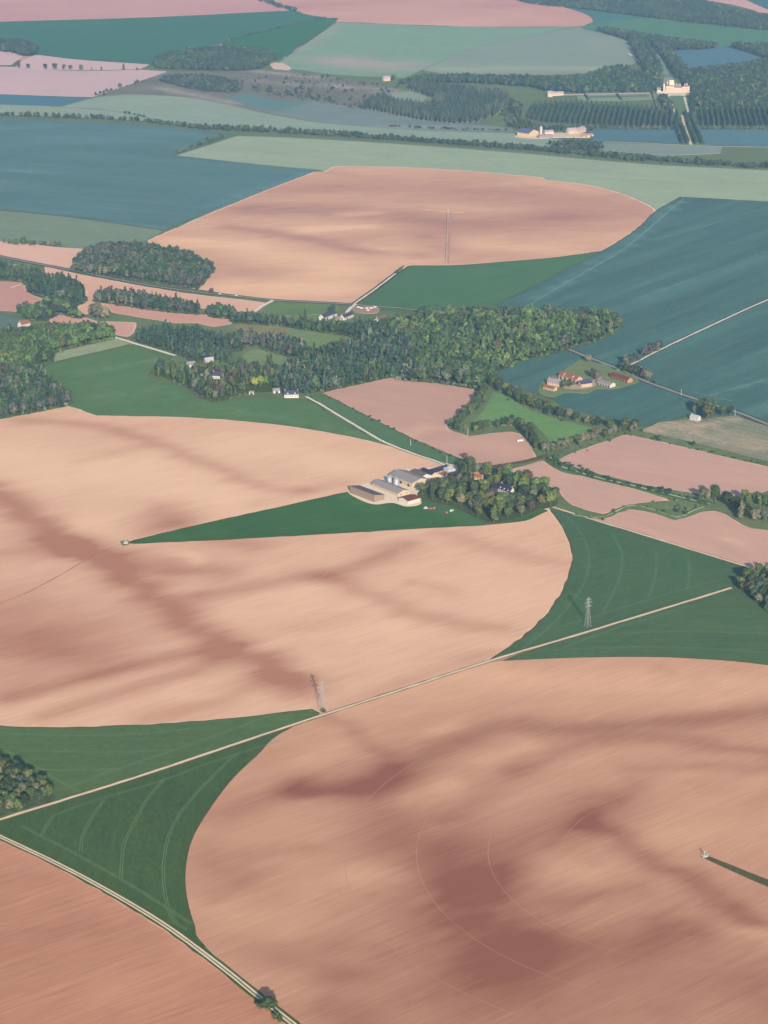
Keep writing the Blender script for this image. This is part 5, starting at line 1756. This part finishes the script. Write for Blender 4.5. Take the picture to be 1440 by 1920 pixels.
woods('tree clump above the far long hedge at the right', scatter([(1030, 272), (1060, 268), (1100, 268), (1130, 274), (1120, 284), (1060, 282)], 10, RW), RW, FAR, DARK, (.6, .95))
woods('bushy hedge beside the big blue green field', along([(330, 290), (360, 279), (395, 268), (420, 258)], 6, 3, RW), RW, {'far': 1, 'bush': 1}, {'mid': 2, 'bright': 2, 'olive': 1}, (.6, .95), name='hedge', cat='hedge')
woods('few bushes along the dark bank at the far left', along([(232, 213), (262, 218), (275, 222)], 9, 2, RW), RW, {'far': 1}, DARK, (.4, .6), name='bushes', cat='bushes')
woods('bushes and tall plants below the poplar rows', along([(730, 238), (850, 243), (975, 246)], 9, 5, RW), RW, {'bush': 1}, {'mid': 2, 'dark': 2, 'grey': 1}, (1.0, 1.9), name='bushes', cat='bushes')
# -- middle woods
for lb, poly, sp, sh, kd, hs in [
    ('dark domed wood beside the boom field', [(141, 499), (165, 476), (230, 466), (330, 478), (394, 502), (396, 513), (366, 540), (300, 532), (220, 521), (143, 509)], 7.5, {'round': 1}, {'dark': 3, 'bare': 1.6, 'mid': 1.6, 'blue': 1.5, 'grey': 1}, (.9, 1.25)),
    ('dark trees below the road at the far left', [(-160, 500), (0, 506), (50, 516), (90, 525), (60, 540), (40, 530), (0, 524), (-160, 515)], 8.5, {'round': 2, 'tall': 1}, DARK, (1.1, 1.4)),
    ('tall dark grove right of the bare far left field', [(58, 535), (100, 530), (140, 540), (158, 562), (150, 572), (120, 562), (80, 558), (60, 552)], 8, {'round': 1, 'tall': 1}, DARK, (1.1, 1.45)),
    ('trees around the small teal field at the far left', [(35, 588), (75, 578), (110, 572), (140, 584), (150, 598), (110, 590), (90, 600), (60, 602)], 9, {'round': 1}, MIX, (.9, 1.2)),
    ('long grove between the two bare strips at the left', [(178, 566), (200, 556), (262, 562), (330, 574), (372, 585), (370, 590), (300, 584), (205, 570)], 7.5, {'round': 1, 'tall': .7}, {'dark': 2, 'blue': 2, 'grey': 1, 'bare': 1}, (1.0, 1.3)),
    ('small grove at the end of the left bare strips', [(386, 586), (420, 582), (440, 590), (436, 598), (400, 596)], 8, {'round': 1}, DARK, (.8, 1.1)),
    ('light green wood at the left edge above the pale strip', [(-160, 690), (-160, 640), (0, 634), (60, 628), (140, 620), (200, 624), (211, 636), (150, 650), (98, 665), (96, 680), (50, 695), (0, 710)], 9, {'round': 1, 'tall': .2}, {'mid': 4, 'bright': 3, 'olive': 1.5, 'dark': 1.2, 'lime': .15}, (1.05, 1.45)),
    ('dark brownish wood at the left edge above the orange field', [(-200, 705), (0, 706), (50, 694), (70, 700), (118, 742), (126, 760), (60, 774), (0, 785), (-200, 825)], 7.5, {'round': 1, 'tall': .8}, {'dark': 3, 'bare': 2, 'mid': 1.5, 'blue': 1.5, 'grey': 1.0}, (1.0, 1.3)),
    ('tall dark poplar grove above the hamlet', [(252, 640), (300, 628), (360, 632), (410, 645), (432, 668), (405, 682), (360, 676), (330, 664), (290, 650)], 7.5, {'tall': 3, 'round': 1}, {'blue': 4, 'dark': 2, 'mid': 1}, (1.05, 1.35)),
    ('trees between the hamlet houses and gardens', [(288, 702), (310, 688), (345, 692), (420, 688), (470, 700), (520, 704), (526, 732), (470, 738), (440, 746), (396, 753), (340, 722)], 10.5, {'round': 3, 'tall': 1, 'cone': .6}, {'mid': 3, 'dark': 2, 'grey': 1, 'bare': 1, 'olive': 1, 'bright': .8, 'copper': .3}, (.6, 1.05)),
    ('tree line below the upper farm', [(440, 598), (500, 602), (590, 612), (700, 615), (755, 606), (750, 622), (690, 634), (600, 624), (520, 612), (440, 606)], 8.5, {'round': 2, 'tall': 1}, {'dark': 2, 'blue': 2, 'mid': 2, 'grey': .6}, (.8, 1.15)),
    ('mixed trees around the central clearings', [(425, 640), (470, 636), (545, 645), (575, 655), (550, 672), (520, 664), (470, 650), (440, 660)], 9, {'round': 2, 'tall': 1}, {'bare': 1.5, 'dark': 2, 'blue': 1.5, 'mid': 2, 'grey': .8}, (.9, 1.25)),
    ('trees above the lime green tree of the hamlet', [(430, 680), (460, 690), (520, 700), (545, 690), (560, 670), (600, 668), (560, 700), (470, 702)], 9, {'round': 2, 'tall': 1}, {'mid': 2, 'dark': 2, 'blue': 1.5, 'bare': .6}, (.8, 1.15)),
    ('dense dark left part of the central wood', [(525, 735), (540, 700), (580, 676), (640, 656), (690, 645), (730, 630), (770, 660), (780, 708), (735, 707), (640, 728), (590, 737)], 8.3, {'tall': 2, 'round': 2.5}, {'dark': 3, 'blue': 3, 'mid': 2, 'grey': 1, 'bare': .8}, (1.0, 1.35)),
    ('broad light green right part of the central wood', [(732, 630), (765, 603), (820, 594), (950, 594), (1100, 597), (1165, 611), (1120, 638), (1060, 657), (985, 676), (928, 697), (880, 690), (800, 700), (782, 706), (772, 660)], 9.3, {'round': 4, 'tall': .8}, {'mid': 4, 'bright': 3, 'dark': 1.6, 'olive': 1, 'grey': .8, 'blue': .8}, (1.1, 1.5)),
    ('pale willows along the front of the central wood', [(745, 712), (800, 704), (880, 695), (925, 700), (905, 722), (885, 729), (820, 719)], 9.5, {'round': 1}, {'grey': 3, 'mid': 2, 'bare': .6, 'dark': 1}, (1.1, 1.5)),
]:
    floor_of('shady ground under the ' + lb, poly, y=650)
    woods(lb, scatter(poly, sp, RW), RW, sh, kd, hs, edge=poly)
woods('trees along the country road at the left edge', along([(-120, 448), (0, 458), (50, 461), (118, 463)], 8, 3, RW), RW, {'round': 1}, {'mid': 2, 'dark': 1, 'bright': .6, 'grey': .8}, (.7, 1.1), name='tree_row', cat='trees')
woods('purple grey hedge bushes along the gravel track', np.concatenate([along([(1160, 690), (1180, 682), (1240, 654)], 6, 2.5, RW), along([(1165, 695), (1190, 704), (1225, 718)], 5, 4, RW)]), RW, {'round': 1, 'bush': .6}, {'bare': 3, 'grey': 2.5, 'dark': 1.5}, (.85, 1.2), name='hedge', cat='hedge')
woods('low hedge along the ditch between the bare fields', np.concatenate([along(STREAM, 7, 3, RW), along([(1046, 862), (1075, 876), (1110, 888)], 6, 3, RW)]), RW, {'bush': 1}, {'dark': 2, 'mid': 2, 'blue': 1}, (.8, 1.6), name='hedge', cat='hedge')
woods('straggling bushes along the rough green strip', np.concatenate([along([(612, 742), (700, 788), (790, 833), (868, 866)], 18, 2, RW), along([(1060, 655), (1000, 672), (930, 695)], 12, 3, RW)]), RW, {'bush': 1}, {'dark': 1, 'mid': 1}, (.5, 1.0), name='bushes', cat='bushes')
woods('scattered bushes on the rough meadows along the valley', np.concatenate([scatter([(905, 735), (960, 748), (1100, 800), (1190, 808), (1210, 815), (1060, 856), (1030, 850), (1010, 830), (1110, 815)], 17, RW, .5), along(ZIG, 16, 3, RW), scatter([(1190, 806), (1215, 812), (1300, 838), (1440, 868), (1440, 874), (1300, 842)], 16, RW, .5), scatter([(1200, 945), (1260, 935), (1330, 945), (1300, 962), (1250, 962)], 18, RW, .5)]), RW, {'bush': 1}, {'mid': 2, 'dark': 1, 'olive': 1, 'grey': 1}, (.5, 1.2), name='bushes', cat='bushes')
woods('bushes along the field edge below the stubbly plot', along([(1180, 814), (1300, 842), (1440, 874), (1600, 910)], 15, 2, RW), RW, {'bush': 1}, {'dark': 1, 'mid': 1}, (.4, .9), name='bushes', cat='bushes')

# -- trees that can be told apart
def grove(poly, sp, kinds, where, group, shapes={'round': 1}, sc=(.8, 1.15), rng=RW, pad=5.0):
    kn, kw = list(kinds), np.array(list(kinds.values()), float)
    kw /= kw.sum()
    sn, sw = list(shapes), np.array(list(shapes.values()), float)
    sw /= sw.sum()
    desc = {'mid': 'mid green leafy tree', 'dark': 'dark green tree', 'bright': 'yellow green tree', 'grey': 'pale grey green tree', 'bare': 'brownish grey tree', 'blue': 'deep blue green tree', 'olive': 'olive green tree', 'gold': 'golden tree', 'lime': 'lime green tree', 'copper': 'coppery tree'}
    pts = scatter(poly, sp, rng, .3)
    q1, q2 = np.quantile(pts[:, 1], (.33, .67))
    for x, y in pts:
        if not clear_of_buildings(x, y, pad, 24.0):
            continue
        kd = kn[rng.choice(len(kn), p=kw)]
        sh = sn[rng.choice(len(sn), p=sw)]
        pre = {'round': '', 'tall': 'tall narrow ', 'cone': 'pointed ', 'bush': 'low '}[sh]
        row = 'at the front ' if y < q1 else ('in the middle ' if y < q2 else 'at the back ')
        tree_at(float(x), float(y), sh, kd, rng.uniform(*sc), pre + desc[kd] + ' ' + row + where, group)


FW = [(782, 928), (800, 915), (850, 906), (880, 898), (905, 888), (940, 895), (990, 905), (1025, 920), (1045, 935), (1040, 950), (1005, 958), (960, 976), (920, 981), (885, 968), (850, 952), (800, 940)]
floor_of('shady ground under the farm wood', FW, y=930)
grove(FW, 12.6, {'mid': 5, 'bright': 2.2, 'dark': 2.6, 'grey': .9, 'bare': 1.0, 'olive': 1}, 'of the farm wood', 'farm wood', {'round': 5, 'tall': .6}, (1.0, 1.4))
grove([(868, 872), (885, 876), (890, 892), (872, 904), (860, 896)], 9, {'grey': 1, 'mid': 2, 'dark': 2}, 'of the blue roof clump', 'farm house trees', {'round': 2, 'tall': .5}, (.8, 1.1))
LW = [(-14, 1424), (0, 1432), (30, 1446), (70, 1470), (100, 1490), (100, 1502), (50, 1518), (0, 1532), (-14, 1536)]
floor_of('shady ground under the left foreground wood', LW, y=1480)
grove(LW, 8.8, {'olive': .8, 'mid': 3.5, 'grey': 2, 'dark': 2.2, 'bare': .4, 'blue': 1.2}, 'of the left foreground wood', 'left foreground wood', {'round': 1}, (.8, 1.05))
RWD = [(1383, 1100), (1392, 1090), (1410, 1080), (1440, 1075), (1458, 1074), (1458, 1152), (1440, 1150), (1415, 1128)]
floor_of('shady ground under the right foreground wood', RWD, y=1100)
grove(RWD, 9.4, {'olive': 1, 'mid': 2.5, 'grey': 2, 'dark': 2, 'bare': .6, 'blue': 1}, 'of the right edge wood', 'right edge wood', {'round': 1}, (.85, 1.15))
for lb, pts, sp, kd, sc in [
    ('above the bright pasture', [(908, 724), (935, 732), (965, 750), (1000, 768), (1060, 786), (1110, 799), (1150, 805), (1185, 808)], 8.0, {'mid': 3, 'dark': 2, 'grey': 1.5, 'bare': .5}, (.95, 1.3)),
    ('left of the bright pasture', [(908, 738), (900, 758), (880, 778), (862, 793), (848, 803)], 7.5, {'dark': 2, 'mid': 3, 'grey': .6}, (.9, 1.25)),
    ('below the bright pasture', [(848, 806), (880, 813), (920, 806), (960, 801), (985, 809), (1000, 828), (1010, 848)], 7.0, {'dark': 3, 'mid': 2, 'grey': .5}, (.8, 1.15)),
    ('among the pasture willows', [(1015, 852), (1050, 842), (1090, 832), (1130, 822), (1170, 814), (1195, 808)], 7.0, {'grey': 4, 'mid': 1.5, 'olive': 1}, (.75, 1.1)),
    ('in the right stream grove', [(1318, 940), (1345, 942), (1375, 954), (1395, 968), (1420, 978), (1455, 982)], 6.0, {'dark': 2, 'mid': 3, 'grey': 1.5, 'blue': 1}, (1.0, 1.35)),
    ('behind the right stream grove', [(1395, 942), (1430, 950), (1455, 960)], 7.0, {'bright': 1, 'mid': 2, 'dark': 1}, (.9, 1.2)),
]:
    desc = {'mid': 'mid green leafy tree', 'dark': 'dark green tree', 'bright': 'yellow green tree', 'grey': 'pale grey green tree', 'bare': 'brownish grey tree', 'blue': 'deep blue green tree', 'olive': 'olive green tree'}
    kn, kw = list(kd), np.array(list(kd.values()), float)
    for x, y in along(pts, sp, 2.6, RW):
        k = kn[RW.choice(len(kn), p=kw / kw.sum())]
        tree_at(float(x), float(y), 'round', k, RW.uniform(*sc), desc[k] + ' ' + lb, 'trees ' + lb, hz=RW.uniform(.9, 1.2))

for p, sh, kd, sc, hz, lb in [
    ((501, 1897), 'round', 'mid', 1.42, .62, 'lone dark green tree beside the double track at the bottom'),
    ((183, 602), 'round', 'grey', 2.1, 1.1, 'biggest round pale willow between the left bare patches'),
    ((197, 601), 'round', 'grey', 1.7, 1.0, 'pale willow right of the biggest one by the bare patches'),
    ((176, 598), 'round', 'grey', 1.5, 1.2, 'pale willow left of the biggest one by the bare patches'),
    ((478, 728), 'round', 'lime', 1.15, 1.0, 'vivid lime green tree in the hamlet, left of two'),
    ((489, 726), 'round', 'lime', 1.2, 1.05, 'vivid lime green tree in the hamlet, right of two'),
    ((300, 682), 'round', 'dark', .62, 1.0, 'small dark round tree at the field corner beside the hamlet'),
    ((355, 702), 'round', 'copper', .6, 1.1, 'dark purple tree in the hamlet gardens'),
    ((395, 673), 'cone', 'mid', 1.3, 1.0, 'pointed green tree above the hamlet houses'),
    ((744, 515), 'round', 'dark', .8, .8, 'dark tree at the corner of the boom field, left of two'),
    ((752, 509), 'round', 'mid', .75, .8, 'dark tree at the corner of the boom field, right of two'),
    ((371, 546), 'round', 'dark', .8, 1.0, 'round dark tree beside the domed wood on the road'),
    ((397, 551), 'round', 'bare', .85, .9, 'round brownish tree standing alone by the country road'),
    ((623, 588), 'round', 'mid', 1.1, 1.0, 'tall round tree behind the white upper barn'),
    ((572, 612), 'cone', 'dark', 1.6, 1.2, 'very dark pointed conifer below the upper farm'),
    ((508, 690), 'cone', 'dark', 1.4, 1.2, 'dark pointed conifer beside the small sunny clearing'),
    ((873, 863), 'round', 'bare', .75, 1.0, 'lone brownish tree at the lower end of the pinkish field'),
    ((1236, 827), 'round', 'bare', .6, 1.1, 'small grey tree at the corner of the stubbly plot'),
    ((1300, 838), 'round', 'dark', .62, .9, 'single round dark bush below the stubbly plot'),
    ((1103, 681), 'round', 'grey', 1.05, .9, 'round grey tree above the yard of the red roofed farm'),
    ((1058, 731), 'round', 'mid', 1.05, 1.0, 'round green tree in front of the red roofed farmhouse'),
    ((1068, 728), 'round', 'dark', 1.0, 1.0, 'dark green tree between the cream houses of the red roofed farm'),
    ((1112, 711), 'round', 'dark', 1.05, 1.1, 'dark tree left of the farm drive'),
    ((1120, 714), 'round', 'bare', 1.05, 1.1, 'greyish tree at the end of the farm drive'),
    ((1318, 779), 'round', 'mid', 1.75, 1.05, 'tall green tree behind the white cottage'),
    ((1327, 790), 'round', 'olive', 1.8, .95, 'large olive tree right of the white cottage'),
    ((1302, 776), 'tall', 'bright', .95, .9, 'slender bright tree above the white cottage roof'),
    ((1338, 773), 'tall', 'bright', 1.25, 1.0, 'slender bright tree behind the large olive tree'),
    ((1354, 781), 'round', 'mid', 1.2, 1.0, 'mid green tree right of the cottage grove'),
    ((1369, 780), 'round', 'dark', 1.1, 1.0, 'dark tree at the right end of the cottage grove'),
    ((1390, 975), 'tall', 'grey', 1.3, 1.1, 'tall pale poplar beside the right stream'),
    ((1270, 962), 'round', 'mid', .6, .7, 'low green tree in the zigzag ditch meadow'),
    ((1286, 966), 'round', 'olive', .55, .7, 'olive bush at the pale spot of the zigzag ditch'),
    ((1053, 878), 'round', 'dark', .7, .8, 'first dark bush of the ditch near the pasture corner'),
    ((1092, 890), 'round', 'dark', .62, .8, 'second dark round bush along the ditch'),
    ((1110, 893), 'round', 'dark', .65, .7, 'third dark round bush along the ditch'),
    ((1240, 921), 'round', 'dark', .6, .75, 'dark bush along the ditch left of the stream grove'),
    ((1255, 925), 'round', 'dark', .65, .75, 'dark bush along the ditch nearest the stream grove'),
    ((607, 1336), 'bush', 'mid', 1.35, 1.0, 'round green bush at the foot of the pylon'),
    ((35, 128), 'round', 'dark', 1.2, 1.0, 'dark far tree left of the pale field'),
    ((53, 129), 'round', 'dark', 1.3, .8, 'second dark far tree below the pale field'),
    ((85, 131), 'round', 'dark', 1.4, .9, 'leftmost tree of the clump in front of the long pale field'),
    ((103, 131), 'round', 'dark', 1.5, .9, 'second tree of the clump in front of the long pale field'),
    ((120, 131), 'round', 'blue', 1.3, .9, 'third tree of the clump in front of the long pale field'),
    ((132, 131), 'round', 'dark', 1.1, .9, 'rightmost tree of the clump in front of the long pale field'),
    ((152, 132), 'round', 'grey', 1.3, .9, 'broad grey tree in front of the long pale field'),
    ((172, 132), 'tall', 'bare', .7, .7, 'thinnest small tree in front of the long pale field'),
    ((190, 132), 'tall', 'bare', .8, .8, 'thin brownish tree in front of the long pale field'),
    ((232, 132), 'tall', 'blue', 1.2, .9, 'tall dark tree alone in front of the long pale field'),
    ((257, 132), 'bush', 'bare', 1.8, 1.3, 'small bush at the right end of the long pale field'),
    ((195, 180), 'round', 'dark', .7, .8, 'small dark tree at the tip of the lilac field'),
    ((738, 152), 'round', 'dark', 1.3, 1.0, 'dark tree right above the lone far white house'),
]:
    tree_px(p, sh, kd, sc, lb, hz=hz)
# small bush in the verge tail of the bottom tree and weeds at the pylon
tree_px((516, 1908), 'bush', 'mid', 1.5, 'low bush trailing right of the lone bottom tree', name='bush', cat='bush')
tree_px((524, 1915), 'bush', 'mid', 1.2, 'lowest bush at the foot of the double track', name='bush', cat='bush')
tree_px((484, 1884), 'bush', 'dark', 1.2, 'low dark bush left of the lone bottom tree', name='bush', cat='bush')
# leafless pale trees in the valley clearing
for i, (px, py) in enumerate([(497, 640), (505, 642), (515, 641), (524, 643), (533, 641)]):
    tree_px((px, py), 'tall', 'bare', 1.0, ['first', 'second', 'third', 'fourth', 'fifth'][i] + ' from the left of the pale leafless trees in the clearing', group='leafless trees')
# trees that look alike are told apart by their order in the picture
ORD = 'first second third fourth fifth sixth seventh eighth ninth tenth eleventh twelfth thirteenth fourteenth fifteenth sixteenth seventeenth eighteenth nineteenth twentieth'.split()
byl = {}
for o in bpy.data.objects:
    if o.parent is None and o.get('category') == 'tree':
        byl.setdefault(o['label'], []).append(o)
for lb, os_ in byl.items():
    if len(os_) > 1:
        os_.sort(key=lambda o: o.location.x / (o.location.y * math.cos(TH) + H * math.sin(TH)))
        for i, o in enumerate(os_):
            o['label'] = lb + ', ' + (ORD[i] if i < 20 else 'twentieth and later') + ' from left'
print('TREES things', len(TREES), 'woods', WOODCOUNT[0], 'tris', sum(len(m.loops) - 2 * len(m.polygons) for m in bpy.data.meshes))
